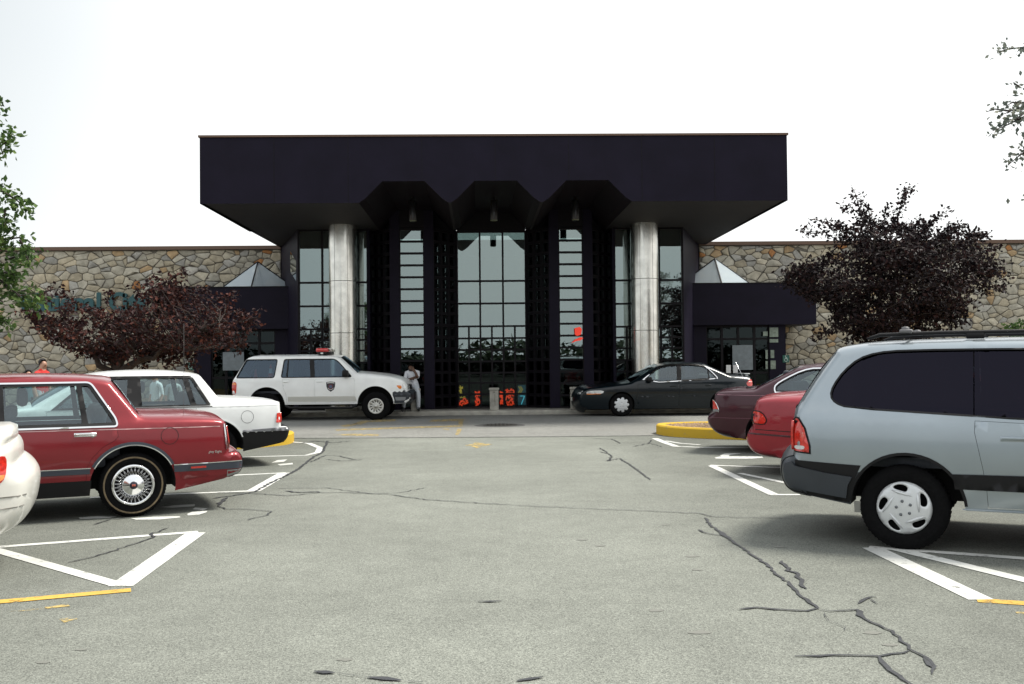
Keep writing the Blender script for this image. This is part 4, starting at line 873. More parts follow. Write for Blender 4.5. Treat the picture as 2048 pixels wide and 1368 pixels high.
# ------------------------------------------------------------ ground
YC = 27.95                                                     # kerb line of the pavement before the building
def sheet(name, x0, x1, y0, y1, z, mat, kind='structure'):
    o = raw(name, [(x0, y0, z), (x1, y0, z), (x1, y1, z), (x0, y1, z)], [(0, 1, 2, 3)], mat); o['kind'] = kind; return o
LOT = sheet('parking_lot', -400, 400, -400, 400, 0.0, ASPH)
LANE = raw('lane', [(-120, 21.6, .004), (-5.0, 20.25, .004), (-1.2, 19.93, .004), (1.5, 19.80, .004), (3.3, 19.82, .004), (6, 20.4, .004), (120, 21.4, .004), (120, YC, .004), (-120, YC, .004)], [tuple(range(9))], ROAD)
LANE['kind'] = 'structure'
ribbon('tar_seam', [(-5.0, 20.25), (-1.2, 19.93), (1.5, 19.80), (3.3, 19.82)], .035, TAR, LOT, .0085, .006)
bm = bmesh.new(); box(bm, -60, 60, YC, YC + .30, -.02, .13, .02, 2); k = obj('kerb', bm, CONC); k['kind'] = 'structure'
bm = bmesh.new(); box(bm, -60, 60, YC + .302, YC + .95, -.02, .128); k = obj('pavement', bm, CONC, None, False); k['kind'] = 'structure'
bm = bmesh.new(); box(bm, -60, 60, YC + .952, 50, -.02, .124); k = obj('entrance_paving', bm, PAVER, None, False); k['kind'] = 'structure'

def L(c, pts): return [G(*c(*p)) for p in pts]
lc = lambda x, y: (x / 2, 780 + y / 2)
rc = lambda x, y: (1024 + x / 2, 780 + y / 2)
idc = lambda x, y: (x, y)
for pts, wd, m in (([(-900, 1163), (396, 1064)], .10, WHITE), ([(-420, 990), (0, 1103), (238, 1171)], .11, WHITE), ([(241, 1173), (392, 1066)], .17, WHITE), ([(-900, 1285), (262, 1181)], .11, YELLOW),
                   ([(380, 955), (572, 946)], .10, WHITE), ([(506, 983), (570, 946)], .17, WHITE), ([(180, 996), (337, 989), (512, 982)], .10, WHITE),
                   ([(480, 886), (582, 884), (618, 887), (640, 896), (636, 905), (612, 911), (500, 914), (440, 917)], .11, WHITE),
                   ([(1310, 877), (1326, 884), (1352, 893), (1400, 895), (1500, 896)], .13, WHITE), ([(1330, 882), (1360, 887), (1400, 890)], .09, WHITE),
                   ([(1420, 931), (1570, 936)], .10, WHITE), ([(1424, 932), (1548, 990)], .12, WHITE), ([(1480, 947), (1580, 968)], .09, WHITE), ([(1540, 990), (1600, 990)], .10, WHITE),
                   ([(1738, 1095), (2120, 1123), (2800, 1173)], .11, WHITE), ([(1744, 1096), (1962, 1200)], .16, WHITE), ([(1790, 1098), (2120, 1178), (2600, 1294)], .13, WHITE), ([(1954, 1201), (2120, 1212), (2800, 1257)], .11, YELLOW)):
    ribbon('painted_line', L(idc, pts), wd, m, LOT, .0035 + random.uniform(0, .0015))
def patch(name, pts, mat, par=None, z=.0035):                    # a worn fragment of paint, traced as a polygon
    return raw(name, [(p.x, p.y, z) for p in pts], [tuple(range(len(pts)))], mat, par or LOT)
for pts in ([(315, 511), (390, 505), (470, 506), (440, 513), (320, 517)], [(522, 515), (620, 508), (718, 506), (722, 511), (640, 519), (545, 520)], [(748, 497), (770, 488), (830, 484), (826, 490), (795, 500), (752, 503)], [(640, 470), (700, 462), (780, 458), (778, 466), (690, 472)], [(780, 471), (830, 475), (812, 483), (770, 478)]):
    patch('pavement_symbol', L(lc, pts), WHITE)
for pts in ([(1085, 292), (1110, 281), (1150, 278), (1135, 288)], [(1110, 298), (1170, 292), (1172, 298), (1120, 303)]): patch('pavement_symbol', L(lc, pts), WHITE)
for pts in ([(810, 271), (830, 267), (1000, 266), (1005, 272), (960, 275), (815, 275)], [(832, 262), (850, 255), (920, 254), (870, 260), (868, 266), (838, 267)]): patch('pavement_symbol', L(rc, pts), WHITE)
for pts in ([(672, 859), (925, 851), (925, 854), (672, 862)],): patch('faded_marking', L(idc, pts), YWORN, LANE, .008)
for a in ([(705, 849), (722, 842), (792, 839), (790, 843), (735, 845), (722, 850)], [(858, 844), (862, 840), (928, 838), (926, 850), (918, 850), (916, 843)], [(664, 871), (700, 868), (760, 869), (755, 873)], [(680, 852), (715, 846), (712, 851), (690, 855)], [(880, 858), (900, 857), (898, 861)], [(915, 858), (924, 858), (918, 870), (910, 871)]):
    patch('faded_marking', L(idc, a), YWORN, LANE, .008)
patch('yellow_arrow', L(idc, [(930, 891), (946, 888), (952, 884), (966, 887), (988, 889), (968, 892), (954, 897), (944, 893)]), YWORN, LOT, .0035)
for a in ([(0, 1226), (80, 1216), (135, 1209), (140, 1213), (60, 1222)], [(118, 1239), (150, 1234), (155, 1239), (128, 1246)]): patch('faded_marking', L(idc, a), YWORN, LOT, .0035)
patch('faded_marking', L(idc, [(2030, 1224), (2060, 1226), (2060, 1230), (2034, 1228)]), YWORN, LOT, .0035)
for c, pts, wd in ((lc, [(1310, 205), (1290, 250), (1245, 275), (1215, 300), (1180, 325), (1140, 345), (1080, 375), (1020, 408), (930, 425), (850, 435)], .045), (lc, [(1240, 290), (1300, 262), (1360, 265), (1410, 278), (1447, 280), (1380, 285), (1300, 278)], .03),
                   (lc, [(1200, 215), (1260, 205), (1330, 212), (1400, 205)], .05), (lc, [(870, 412), (1000, 415), (1150, 425), (1280, 412), (1400, 412), (1560, 420), (1700, 440), (1850, 450), (2048, 461)], .024), (lc, [(1110, 395), (1300, 392), (1480, 415), (1600, 412), (1702, 392)], .02),
                   (lc, [(1140, 405), (1200, 412), (1270, 408), (1282, 412)], .05), (lc, [(910, 430), (872, 465), (900, 478), (1000, 480), (1085, 488), (1060, 505), (990, 522)], .022), (lc, [(372, 541), (440, 520), (540, 510)], .024), (lc, [(675, 552), (602, 578), (612, 592), (500, 630), (380, 668), (270, 692)], .020), (lc, [(602, 575), (612, 594)], .035),
                   (lc, [(875, 462), (905, 432)], .05), (lc, [(1255, 1130), (1300, 1133), (1340, 1136)], .05), (lc, [(1470, 1153), (1540, 1158), (1605, 1166)], .05), (lc, [(1910, 849), (1960, 849), (2007, 847)], .035), (lc, [(1632, 1169), (1690, 1174)], .03), (lc, [(1350, 1136), (1470, 1152)], .008),
                   (rc, [(0, 463), (200, 472), (450, 482), (650, 490), (750, 495), (800, 508), (920, 512), (1120, 514)], .020), (rc, [(770, 512), (800, 545), (850, 580), (910, 625), (980, 675), (1050, 730), (1110, 780), (1160, 830), (1225, 876), (1180, 886), (1050, 880), (980, 872), (905, 881)], .030),
                   (rc, [(745, 560), (780, 575), (860, 590)], .022), (rc, [(830, 570), (868, 598)], .05), (rc, [(1080, 685), (1100, 710), (1150, 755), (1180, 798)], .042), (rc, [(1225, 880), (1270, 888), (1380, 882), (1400, 905), (1470, 945), (1530, 980), (1590, 1040), (1660, 1075), (1690, 1110), (1680, 1140)], .022),
                   (rc, [(1375, 880), (1410, 915)], .06), (rc, [(1650, 1070), (1692, 1118)], .045), (rc, [(1590, 1045), (1520, 1060), (1470, 1068), (1340, 1065), (1130, 1068)], .028), (rc, [(1468, 1070), (1500, 1110), (1560, 1160), (1610, 1190)], .034), (rc, [(1385, 858), (1430, 832), (1457, 828)], .03), (rc, [(1430, 836), (1464, 860)], .012),
                   (rc, [(350, 232), (400, 265), (385, 285), (430, 275), (480, 305), (552, 360)], .030), (rc, [(348, 248), (385, 255)], .03), (rc, [(320, 195), (400, 197), (435, 215)], .03), (rc, [(560, 200), (545, 215), (480, 228)], .025), (rc, [(545, 212), (600, 228)], .02), (rc, [(20, 1168), (70, 1158), (125, 1152)], .05), (rc, [(1225, 885), (1300, 940), (1330, 968)], .006)):
    ribbon('tar_seam', L(c, pts), wd * .8, TAR, LOT, .0065 + random.uniform(0, .0015), .011)
for px, py, r in ((1165, 1080, .05), (1200, 1092, .04), (1385, 1113, .05), (1330, 1050, .04), (1395, 1140, .04), (1310, 1222, .05), (1400, 1265, .06), (690, 1320, .04), (1560, 1094, .05), (85, 1325, .04), (160, 1300, .03), (1745, 1266, .05), (1780, 1290, .04)):
    c = G(px, py); patch('oil_drop', [c + Vector((r * random.uniform(.7, 1.3) * math.cos(a), .6 * r * random.uniform(.7, 1.3) * math.sin(a), 0)) for a in [2 * math.pi * k / 9 for k in range(9)]], plain('oil_stain', (.145, .148, .13), .7), LOT, .0025)
# manhole in the lane
t = empty('manhole_cover', 'round dark manhole cover set in a patch of the lane before the entrance', 'manhole', (.23, 23.46, 0))
bm = bmesh.new(); lathe(bm, [(0, .012), (.57, .011), (.60, .004)], 40); obj('patch_ring', bm, plain('dark_patch', (.07, .07, .068), .9, vary=.3, scale=12), t)
bm = bmesh.new(); lathe(bm, [(0, .024), (.36, .024), (.38, .018), (.40, .018), (.41, .012)], 40)
for x in range(-3, 4):
    for y in range(-3, 4):
        if x * x + y * y < 11: box(bm, x * .09 - .03, x * .09 + .03, y * .09 - .03, y * .09 + .03, .022, .030)
obj('lid', bm, plain('cast_iron', (.035, .033, .03), .6, .4, vary=.2), t)

# kerbed planting islands
def island(label, poly):
    t = empty('curb_island', label, 'curb island', (0, 0, 0), group='yellow-kerbed islands at the ends of the parking rows'); poly = chaikin(poly, 2)
    bm = bmesh.new(); inner = grow(poly, -.17); k = len(poly); po = ccw(poly)
    rings = [[bm.verts.new((p[0], p[1], z)) for p in q] for q, z in ((po, -.02), (po, .17), (grow(po, -.025), .195), (grow(po, -.15), .195), (inner, .17))]
    for r0, r1 in zip(rings, rings[1:]):
        for i in range(k): bm.faces.new((r0[i], r0[(i + 1) % k], r1[(i + 1) % k], r1[i]))
    obj('curb', bm, CURBY, t, False)
    bm = bmesh.new(); bm.faces.new([bm.verts.new((p[0], p[1], .165)) for p in inner])
    obj('mulch', bm, plain('mulch', (.24, .17, .11), .95, vary=.5, scale=25, bump=.8, bscale=50), t, False)
island('yellow-painted curb island with tan mulch beside the maroon sedan', [(3.36, 20.4), (3.40, 19.85), (3.70, 19.25), (4.8, 18.45), (9.5, 16.0), (15, 13.4), (22, 12), (22, 21.0), (9, 21.2), (4.5, 21.15), (3.6, 20.9)])
island('yellow-painted curb island showing under the tail of the white sedan', [(-3.82, 19.7), (-3.72, 18.95), (-3.80, 18.45), (-4.50, 17.60), (-9.5, 15.3), (-15, 12.8), (-24, 11), (-24, 21.2), (-9, 21.0), (-4.7, 20.4)])
def pebbles(name, n, area_fn, z, size, mat, label):
    vs, fs = [], []
    for _ in range(n):
        x, y = area_fn(); s = size * random.uniform(.5, 1.3); o = len(vs); a = random.uniform(0, 6.28)
        for k in range(4): vs.append((x + s * math.cos(a + k * 1.57) * random.uniform(.7, 1.2), y + s * math.sin(a + k * 1.57), z))
        vs.append((x, y, z + s * .8)); fs += [(o + k, o + (k + 1) % 4, o + 4) for k in range(4)]
    o = raw(name, vs, fs, mat); tag(o, label, 'mulch', None, 'stuff'); return o
pebbles('wood_chips', 1500, lambda: (random.uniform(3.7, 7), random.uniform(19.3, 20.9)), .166, .03, plain('chip', (.30, .21, .13), .95, vary=.5, scale=30), 'tan wood chips on the right curb island')

# ------------------------------------------------------------ mall building
X0 = .08
MALL = empty('mall_building', 'dark bronze mall entrance pavilion with a deep canopy, tall glazing and steel columns', 'building', (X0, 30, 0))
def B(name, d, mat, bev=0.0, par=None):                         # a box part given in metres from the pavilion axis (x) and world y
    bm = bmesh.new(); box(bm, d[0], d[1], d[2] - 30, d[3] - 30, d[4], d[5], bev); return obj(name, bm, mat, par or MALL, False)
ZS, ZT, YF, YB, HW, CX = 5.43, 7.06, 24.6, 34.0, 7.25, .11
NX = 2.27
out_ = [(-HW, ZT), (-HW, ZS)]
for cx in (-NX, 0, NX): out_ += [(cx - 1.10, ZS), (cx - .95, ZS + .10), (cx - .52, ZS + .53), (cx + .52, ZS + .53), (cx + .95, ZS + .10), (cx + 1.10, ZS)]
out_ += [(HW, ZS), (HW, ZT)]
out_ = [p for i, p in enumerate(out_) if i == 0 or abs(p[0] - out_[i - 1][0]) > 1e-6 or abs(p[1] - out_[i - 1][1]) > 1e-6]
bm = bmesh.new()
pts, tr = fill(out_, (), .8, .8); vv = [bm.verts.new((x + CX, YF - 30, z)) for x, z in pts]
for t in tr: bm.faces.new([vv[k] for k in t])
obj('fascia', bm, BRONZE, MALL, False)
for x in [-HW + HW * 2 * k / 8 for k in range(1, 8)]:           # standing joints between the fascia panels
    zl = ZS
    for cx in (-NX, 0, NX):
        if abs(x - cx) < 1.1: zl = ZS + .53 * min(1, max(0, (1.10 - abs(x - cx)) / .55))
    B('panel_joint', (x + CX - .006, x + CX + .006, YF - .004, YF + .01, zl + .02, ZT - .02), FRAME)
B('coping', (CX - HW - .03, CX + HW + .03, YF - .04, YF + .25, ZT, ZT + .05), plain('coping_brown', (.12, .07, .045), .6))
for s in (-1, 1): B('side_fascia', (CX + min(s * HW, s * (HW - .12)), CX + max(s * HW, s * (HW - .12)), YF + .003, YB, ZS, ZT), BRONZE)
B('canopy_roof', (CX - HW + .13, CX + HW - .13, YF + .01, YB, ZT - .25, ZT - .05), SOFFIT)
bm = bmesh.new()                                                # soffit with the three vaults running back to the doors
q = [p for p in out_ if p[1] < ZT - .01]
a = [bm.verts.new((p[0] + CX, YF + .004 - 30, p[1])) for p in q]; b = [bm.verts.new((p[0] + CX * .5, 29.9 - 30, p[1])) for p in q]
for i in range(len(q) - 1): bm.faces.new((a[i], a[i + 1], b[i + 1], b[i]))
o = obj('vaulted_soffit', bm, [SOFFIT, plain('vault_bronze', (.0105, .008, .0105), .6, spec=.1)], MALL, False)
for f_ in o.data.polygons: f_.material_index = 0 if abs(f_.normal.x) < .05 and f_.center.z < ZS + .02 else 1
B('rear_soffit', (-3.62, 3.62, 29.9, YB, ZS + .55, ZS + .60), SOFFIT)
for s in (-1, 1): B('rear_soffit', (min(s * 3.625, s * (HW - .125) + CX), max(s * 3.625, s * (HW - .125) + CX), 29.905, YB, ZS + .002, ZS + .05), SOFFIT)
for s in (-1, 1): B('upper_back_wall', (min(s * 3.45, s * HW), max(s * 3.45, s * HW), YB + .002, YB + .015, ZS, ZT - .3), BRONZE)
for cx in (-NX + .08, 0, NX - .06):
    bm = bmesh.new(); lathe(bm, [(0, 5.31), (.088, 5.31), (.10, 5.325), (.10, 5.85), (.03, 5.87), (.03, 5.96)], 20)
    o = obj('hanging_light', bm, plain('light_can', (.05, .05, .055), .35, .6), MALL); o.location = (cx + CX * .7, 27 - 30, 0)
    bm = bmesh.new(); lathe(bm, [(.07, 5.308), (.088, 5.304), (.10, 5.32)], 20); obj('light_rim', bm, plain('rim_green', (.22, .24, .15), .4, .3), o)
for s in (-1, 1):                                               # steel columns in three drums
    c = empty('column', parent=MALL); c.location = (s * 4.34 + .08, 28.75 - 30, 0)
    for z0, z1 in ((.12, 2.34), (2.355, 3.82), (3.835, ZS + .02)):
        bm = bmesh.new(); lathe(bm, [(.40, z0), (.40, z1)], 48); obj('steel_drum', bm, STEEL, c)
        bm = bmesh.new(); lathe(bm, [(.394, z1 - .001), (.394, z1 + .017)], 48); obj('drum_joint', bm, FRAME, c)
        for ang in (-2.05, -1.1):
            bm = bmesh.new(); box(bm, .40 * math.cos(ang) - .004, .40 * math.cos(ang) + .004, .40 * math.sin(ang) - .003, .40 * math.sin(ang) + .02, z0, z1); obj('drum_seam', bm, plain('seam_grey', (.2, .19, .17), .5), c, False)
    bm = bmesh.new(); box(bm, -.46, .46, -.46, .46, .12, .24, .02); obj('column_base', bm, CONC, c, False)

def frame_wall(name, p0, p1, zs, xs, z0, z1, fw=.055, depth=.10, mat=BGLASS, skip=()):
    """glazing between two plan points: posts at xs, rails at zs, one pane per cell"""
    w = empty(name, parent=MALL); d = Vector((p1[0] - p0[0], p1[1] - p0[1], 0)); ln = d.length
    w.location = (p0[0], p0[1] - 30, 0); w.rotation_euler = (0, 0, math.atan2(d.y, d.x))
    me = None
    for x in xs:
        if me is None: bm = bmesh.new(); box(bm, -fw / 2, fw / 2, 0, depth, z0, z1); me = obj('mullion', bm, FRAME, w, False, (x, 0, 0)).data
        else: link(bpy.data.objects.new('mullion', me), w).location = (x, 0, 0)
    me = None
    for z in zs:
        if me is None: bm = bmesh.new(); box(bm, xs[0] + fw / 2, xs[-1] - fw / 2, .004, depth - .004, -fw / 2, fw / 2); me = obj('transom', bm, FRAME, w, False, (0, 0, z)).data
        else: link(bpy.data.objects.new('transom', me), w).location = (0, 0, z)
    for xa, xb in zip(xs, xs[1:]):
        for za, zb_ in zip(zs, zs[1:]):
            if zb_ - za < .12 or xb - xa < .09: continue
            bm = bmesh.new(); box(bm, xa + fw / 2 - .003, xb - fw / 2 + .003, depth * .5, depth * .5 + .012, za + fw / 2 - .003, zb_ - fw / 2 + .003)
            obj('pane', bm, DGLASS if zb_ < 1.6 else mat, w, False)
    return w
low = [.14, .52, .86, 1.16, 1.50, 1.85, 2.195, 2.555]
# middle bay: three tall lights, small panes below
x3 = [-1.03, -.345, .345, 1.03]; x6 = [-1.03, -.69, -.345, 0, .345, .69, 1.03]
frame_wall('center_glazing', (-1.03, 30.0), (1.03, 30.0), [2.555, 3.24, 3.915, 5.40], [x + 1.03 for x in x3], 2.555, 5.43)
frame_wall('door_glazing', (-1.03, 30.002), (1.03, 30.002), low, [x + 1.03 for x in x6], .13, 2.55)
B('bay_head', (-1.03, 1.03, 29.95, 30.12, 5.43, ZS + .55), FRAME)
lad = [.14 + .349 * k for k in range(16)]
for s in (-1, 1):
    cx = s * 2.325
    frame_wall('ladder_glazing', (cx - .36, 29.2), (cx + .36, 29.2), lad, [0, .72], .13, 5.43, .06)
    for e in (-1, 1): B('tower_pier', (min(cx + e * .36, cx + e * .64), max(cx + e * .36, cx + e * .64), 29.17, 29.32, .13, ZS + .5), BRONZE)
    B('tower_head', (cx - .64, cx + .64, 29.2, 29.4, 5.43, ZS + .54), FRAME)
    frame_wall('angled_glazing', (cx - 1.28, 29.98), (cx - .63, 29.26), lad, [0, .32, .64, .97], .13, 5.43, .09)
    frame_wall('angled_glazing', (cx + .63, 29.26), (cx + 1.28, 29.98), lad, [0, .33, .65, .97], .13, 5.43, .09)
    B('angle_head', (cx - 1.28, cx + 1.28, 29.98, 30.1, 5.2, ZS + .54), FRAME)
    xs = [0, .69, 1.36, 2.02]
    a, b = ((-5.67, 29.5), (-3.65, 29.5)) if s < 0 else ((3.65, 29.5), (5.67, 29.5))
    frame_wall('side_glazing', a, b, [2.49, 3.17, 3.865, 5.40], xs if s < 0 else [0, .66, 1.33, 2.02], 2.49, 5.43)
    frame_wall('side_glazing', (a[0], 29.502), (b[0], 29.502), [.14, .52, .86, 1.16, 1.50, 1.85, 2.17, 2.49], [0, .345, .69, 1.02, 1.36, 1.69, 2.02], .13, 2.488)
    B('bay_pier', (min(s * 3.58, s * 3.66), max(s * 3.58, s * 3.66), 29.47, 29.97, .13, ZS), BRONZE)
    # canted flank back to the stone wall, with one glazed corner light
    bm = bmesh.new(); p0, p1 = Vector((s * 5.69, 29.5 - 30, 0)), Vector((s * 7.10, 34 - 30, 0)); u = p1 - p0
    zt = ZS; f0, f1 = .10, .42
    def fp(t, z): return (p0 + u * t + Vector((0, 0, z)))[:]
    quad = lambda t0, t1, za0, zb0, za1, zb1: bm.faces.new([bm.verts.new(v) for v in (fp(t0, za0), fp(t1, za1), fp(t1, zb1), fp(t0, zb0))])
    if s < 0:
        quad(0, f0, .12, zt, .12, zt); quad(f1, 1, .12, zt, .12, zt); quad(f0, f1, .12, 3.95, .12, 4.35); quad(f0, f1, 4.55, zt, 5.0, zt)
    else: quad(0, 1, .12, zt, .12, zt)
    obj('flank_wall', bm, BRONZE, MALL, False)
    if s < 0:
        bm = bmesh.new(); quad(f0, f1, 3.95, 4.55, 4.35, 5.0); obj('corner_light', bm, SKYGL, MALL, False)
# inside the hall: floor, walls, a roof with a skylight strip
B('hall_floor', (-7, 7, 30.15, 47, .125, .13), plain('hall_tiles', (.10, .085, .07), .4, vary=.3, scale=2))
B('hall_back_wall', (-7, 7, 47, 47.2, .1, 5.6), plain('hall_wall', (.10, .10, .09), .8))
for s in (-1, 1): B('hall_side_wall', (min(s * 7.0, s * 7.1), max(s * 7.0, s * 7.1), 34.1, 47, .1, 5.6), plain('hall_wall', (.10, .10, .09), .8))
B('hall_roof', (-7.2, 7.2, 38.2, 47, 5.5, 5.8), SOFFIT); 
for s in (-1, 1): B('hall_roof', (min(s * 3.4, s * 7.2), max(s * 3.4, s * 7.2), 34.02, 38.2, 5.5, 5.8), SOFFIT)
B('skylight_pane', (-3.4, 3.4, 34.02, 38.2, 5.62, 5.64), SKYGL)
NEON = plain('orange_neon', (.5, .06, .03), .5, emit=(1.0, .06, .02), estr=2.6)
NEONY = plain('yellow_neon', (.5, .35, .05), .5, emit=(.9, .55, .08), estr=1.2)
NEONC = plain('cyan_neon', (.1, .4, .5), .5, emit=(.15, .65, .85), estr=2)
BLUEP = plain('blue_poster', (.05, .10, .14), .5, emit=(.05, .12, .16), estr=1.0)
SCRIB = []
def neon(name, px0, px1, py0, py1, mat, lab, scrib=0, Y=30.16):
    a, b = at(px0, py1, Y), at(px1, py0, Y); t = empty(name, lab, 'window sign', (a.x, Y, a.z), group='lit signs inside the entrance doors')
    wdt, hgt = b.x - a.x, b.z - a.z
    bm = bmesh.new(); box(bm, -.01, wdt + .01, .012, .03, -.01, hgt + .01); obj('backing', bm, DARK, t, False)
    bm = bmesh.new()
    if scrib:
        for r in range(scrib):                                  # rows of glowing tube scribble
            z = hgt * (r + .5) / scrib; n = 14
            tube(bm, [(wdt * (k + random.uniform(-.4, .4)) / n, -.0, z + hgt / scrib * random.uniform(-.7, .7)) for k in range(random.randint(0, 3), n + 1 - random.randint(0, 4))], min(.017, hgt / scrib * .28), 6)
    else: box(bm, 0, wdt, 0, .012, 0, hgt)
    obj('tube', bm, mat, t, False); return t
neon('neon_sign', 916, 937, 797, 812, NEON, 'red-orange lit sign low in the leftmost entrance door pane', 3)
neon('neon_sign', 917, 926, 772, 789, NEONY, 'yellow lit sign above the red-orange one in the leftmost door', 3)
neon('neon_sign', 950, 961, 783, 812, NEON, 'narrow red-orange lit sign left of the middle bollard', 5)
neon('neon_sign', 1000, 1007, 783, 811, NEON, 'thin red-orange lit sign just right of the middle bollard', 5)
neon('neon_sign', 1011, 1030, 777, 811, NEON, 'tall red-orange lit sign right of the middle bollard', 6)
neon('neon_sign', 919, 936, 793, 796, NEONY, 'small yellow strip sign between red and yellow lit signs', 1)
t = neon('blue_poster', 1036, 1053, 770, 810, BLUEP, 'blue poster in the rightmost door pane with a pale stroke')
bm = bmesh.new(); tube(bm, [(.10, -.01, .02), (.20, -.01, .27)], .012, 6); tube(bm, [(.06, -.01, .27), (.20, -.01, .27)], .010, 6); obj('stroke', bm, NEONC, t)
bm = bmesh.new()
for dx in (0, .06): tube(bm, [(.02 + dx, -.01, .56), (.08 + dx, -.01, .47), (.02 + dx, -.01, .37)], .012, 6)
obj('chevron', bm, NEONY, t)
t = empty('glint', 'made-up red banner hanging before the right tower glass', 'glint', at(1157, 668, 29.1))
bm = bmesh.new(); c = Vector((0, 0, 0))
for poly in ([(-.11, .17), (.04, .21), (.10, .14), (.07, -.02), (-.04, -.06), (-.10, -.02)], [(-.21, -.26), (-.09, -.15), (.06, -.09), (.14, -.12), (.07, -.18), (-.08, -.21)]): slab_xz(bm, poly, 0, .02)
obj('glint_shape', bm, plain('glint_red', (.6, .05, .03), .6, emit=(1, .06, .03), estr=.28), t, False)  # self-glowing shapes put in for a red glint in the glass

PYR, n_, b_ = nodes('frosted_pyramid_glass')
for k_, v_ in (('Base Color', (.62, .72, .78, 1)), ('Roughness', .15), ('Alpha', .5)): b_.inputs[k_].default_value = v_
# vestibules either side, with glass pyramids on top
def vestibule(s):
    t = empty('vestibule', 'dark bronze side vestibule %s of the pavilion under a small glass pyramid' % ('left' if s < 0 else 'right'), 'vestibule', (X0, 32, 0))
    def V(name, x0, x1, y0, y1, z0, z1, mat, par=None): return boxo(name, (min(s * x0, s * x1), max(s * x0, s * x1), y0, y1, z0, z1), mat, par or t)
    V('fascia_box', 6.35, 10.47, 0, 1.93, 2.60, 3.93, BRONZE)
    V('coping', 6.35, 10.49, -.02, .10, 3.93, 3.96, FRAME)
    V('flank', 9.0, 9.54, .25, 1.95, .12, 2.60, BRONZE); V('jamb', 6.40, 6.95, .25, 1.95, .12, 2.60, BRONZE)
    V('back_wall', 6.95, 9.0, 1.85, 1.95, .12, 2.60, DARK)
    d = empty('entrance_doors', parent=t); d.location = (s * 6.95 if s > 0 else -9.0, .30, 0)
    xs = [0, .52, 1.05, 1.58, 2.05] if s > 0 else [0, .47, 1.0, 1.53, 2.05]
    for x in xs: bm = bmesh.new(); box(bm, x - .04, x + .04, 0, .08, .12, 2.6); obj('mullion', bm, FRAME, d, False)
    for z in (.16, 1.05, 2.15, 2.56): bm = bmesh.new(); box(bm, .04, 2.01, .003, .077, z - .035, z + .035); obj('transom', bm, FRAME, d, False)
    for i, (xa, xb) in enumerate(zip(xs, xs[1:])):
        for za, zb_ in ((.16, 1.05), (1.05, 2.15), (2.15, 2.56)):
            bm = bmesh.new(); box(bm, xa + .04, xb - .04, .035, .047, za + .035, zb_ - .035); obj('pane', bm, DGLASS, d, False)
    # plain grey panel painted as the sky's reflection in the door glass
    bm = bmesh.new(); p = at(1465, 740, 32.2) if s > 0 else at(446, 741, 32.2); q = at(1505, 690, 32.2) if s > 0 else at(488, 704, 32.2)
    box(bm, p.x - X0, q.x - X0, .18, .20, p.z, q.z); obj('sky_reflection', bm, plain('reflection_grey', (.17, .20, .215) if s > 0 else (.085, .115, .15), .5, vary=.15, scale=9), t, False)
    if s > 0:
        for xa, xb, za, zb_ in ((1526, 1535, 663, 672), (1539, 1556, 655, 674), (1539, 1556, 678, 685), (1531, 1535, 700, 718), (1541, 1548, 700, 716), (1531, 1535, 722, 738), (1541, 1551, 721, 738)):
            p, q = at(xa, zb_, 32.24), at(xb, za, 32.24); bm = bmesh.new(); box(bm, p.x - X0, q.x - X0, .222, .238, p.z, q.z); obj('lit_slot', bm, plain('slot_light_green', (.20, .25, .20), .3, vary=.3, scale=12), t, False)  # opaque pale boxes painted as light showing through the glazing
    # pyramid
    pk = empty('pyramid_skylight', parent=t); ax = at(1430, 540, 33.0).x - X0 if s > 0 else at(516, 540, 33.0).x - X0; pk.location = (ax, .98, 3.94)
    h, r = .90, 1.24; c = [(0, -.95, 0), (r, 0, 0), (0, .95, 0), (-r, 0, 0)]
    for i in range(4):
        bm = bmesh.new(); bm.faces.new([bm.verts.new(v) for v in (c[i], c[(i + 1) % 4], (0, 0, h))]); obj('glass_facet', bm, PYR, pk, False)
    bm = bmesh.new()
    for v in c: tube(bm, [v, (0, 0, h)], .022, 6)
    for i in range(4): tube(bm, [c[i], c[(i + 1) % 4]], .025, 6)
    obj('ribs', bm, FRAME, pk, False)
    return t
VR = vestibule(1); VL = vestibule(-1)
# accessible-entrance signs
for px, py, lab in ((1572, 717, 'small green sign with a white wheelchair figure beside the right vestibule'), (381, 732, 'small green wheelchair sign on the left vestibule behind the plum tree')):
    p = at(px, py, 32.23); t = empty('access_sign', lab, 'sign', p)
    bm = bmesh.new(); box(bm, -.11, .11, 0, .012, -.13, .11, .01); obj('plate', bm, plain('sign_green', (.015, .10, .075), .4), t, False)
    bm = bmesh.new(); lathe(bm, [(0, -.004), (.016, -.004), (.016, .002)], 12, 'Y')
    for v in bm.verts: v.co.z += .075; v.co.x -= .01
    for v0, v1 in (((-.01, .05), (-.005, -.005)), ((-.005, -.005), (.04, -.01)), ((.04, -.01), (.055, -.06)), ((-.008, .028), (.03, .025))): tube(bm, [(v0[0], -.004, v0[1]), (v1[0], -.004, v1[1])], .009, 6)
    tube(bm, [(-.005 + .05 * math.cos(a), -.004, -.045 + .05 * math.sin(a)) for a in [rad(110 + 20 * k) for k in range(12)]], .007, 6)
    obj('wheelchair_figure', bm, plain('sign_white', (.6, .7, .65), .5), t, False)
for px, lab in ((1457, 'left of the two small white paper notices by the right vestibule doors'), (1471, 'right of the two small white paper notices by the right vestibule doors')):
    a, b = at(px - 4.5, 746, 31.97), at(px + 4.5, 730, 31.97)
    t = empty('paper_notice', lab, 'notice', ((a.x + b.x) / 2, 31.97, a.z), group='paper notices')
    boxo('sheet', (-(b.x - a.x) / 2, (b.x - a.x) / 2, 0, .01, 0, b.z - a.z), plain('paper', (.72, .73, .72), .7), t)
    boxo('stand', (-.012, .012, .012, .03, -(a.z - .125), b.z - a.z), FRAME, t)

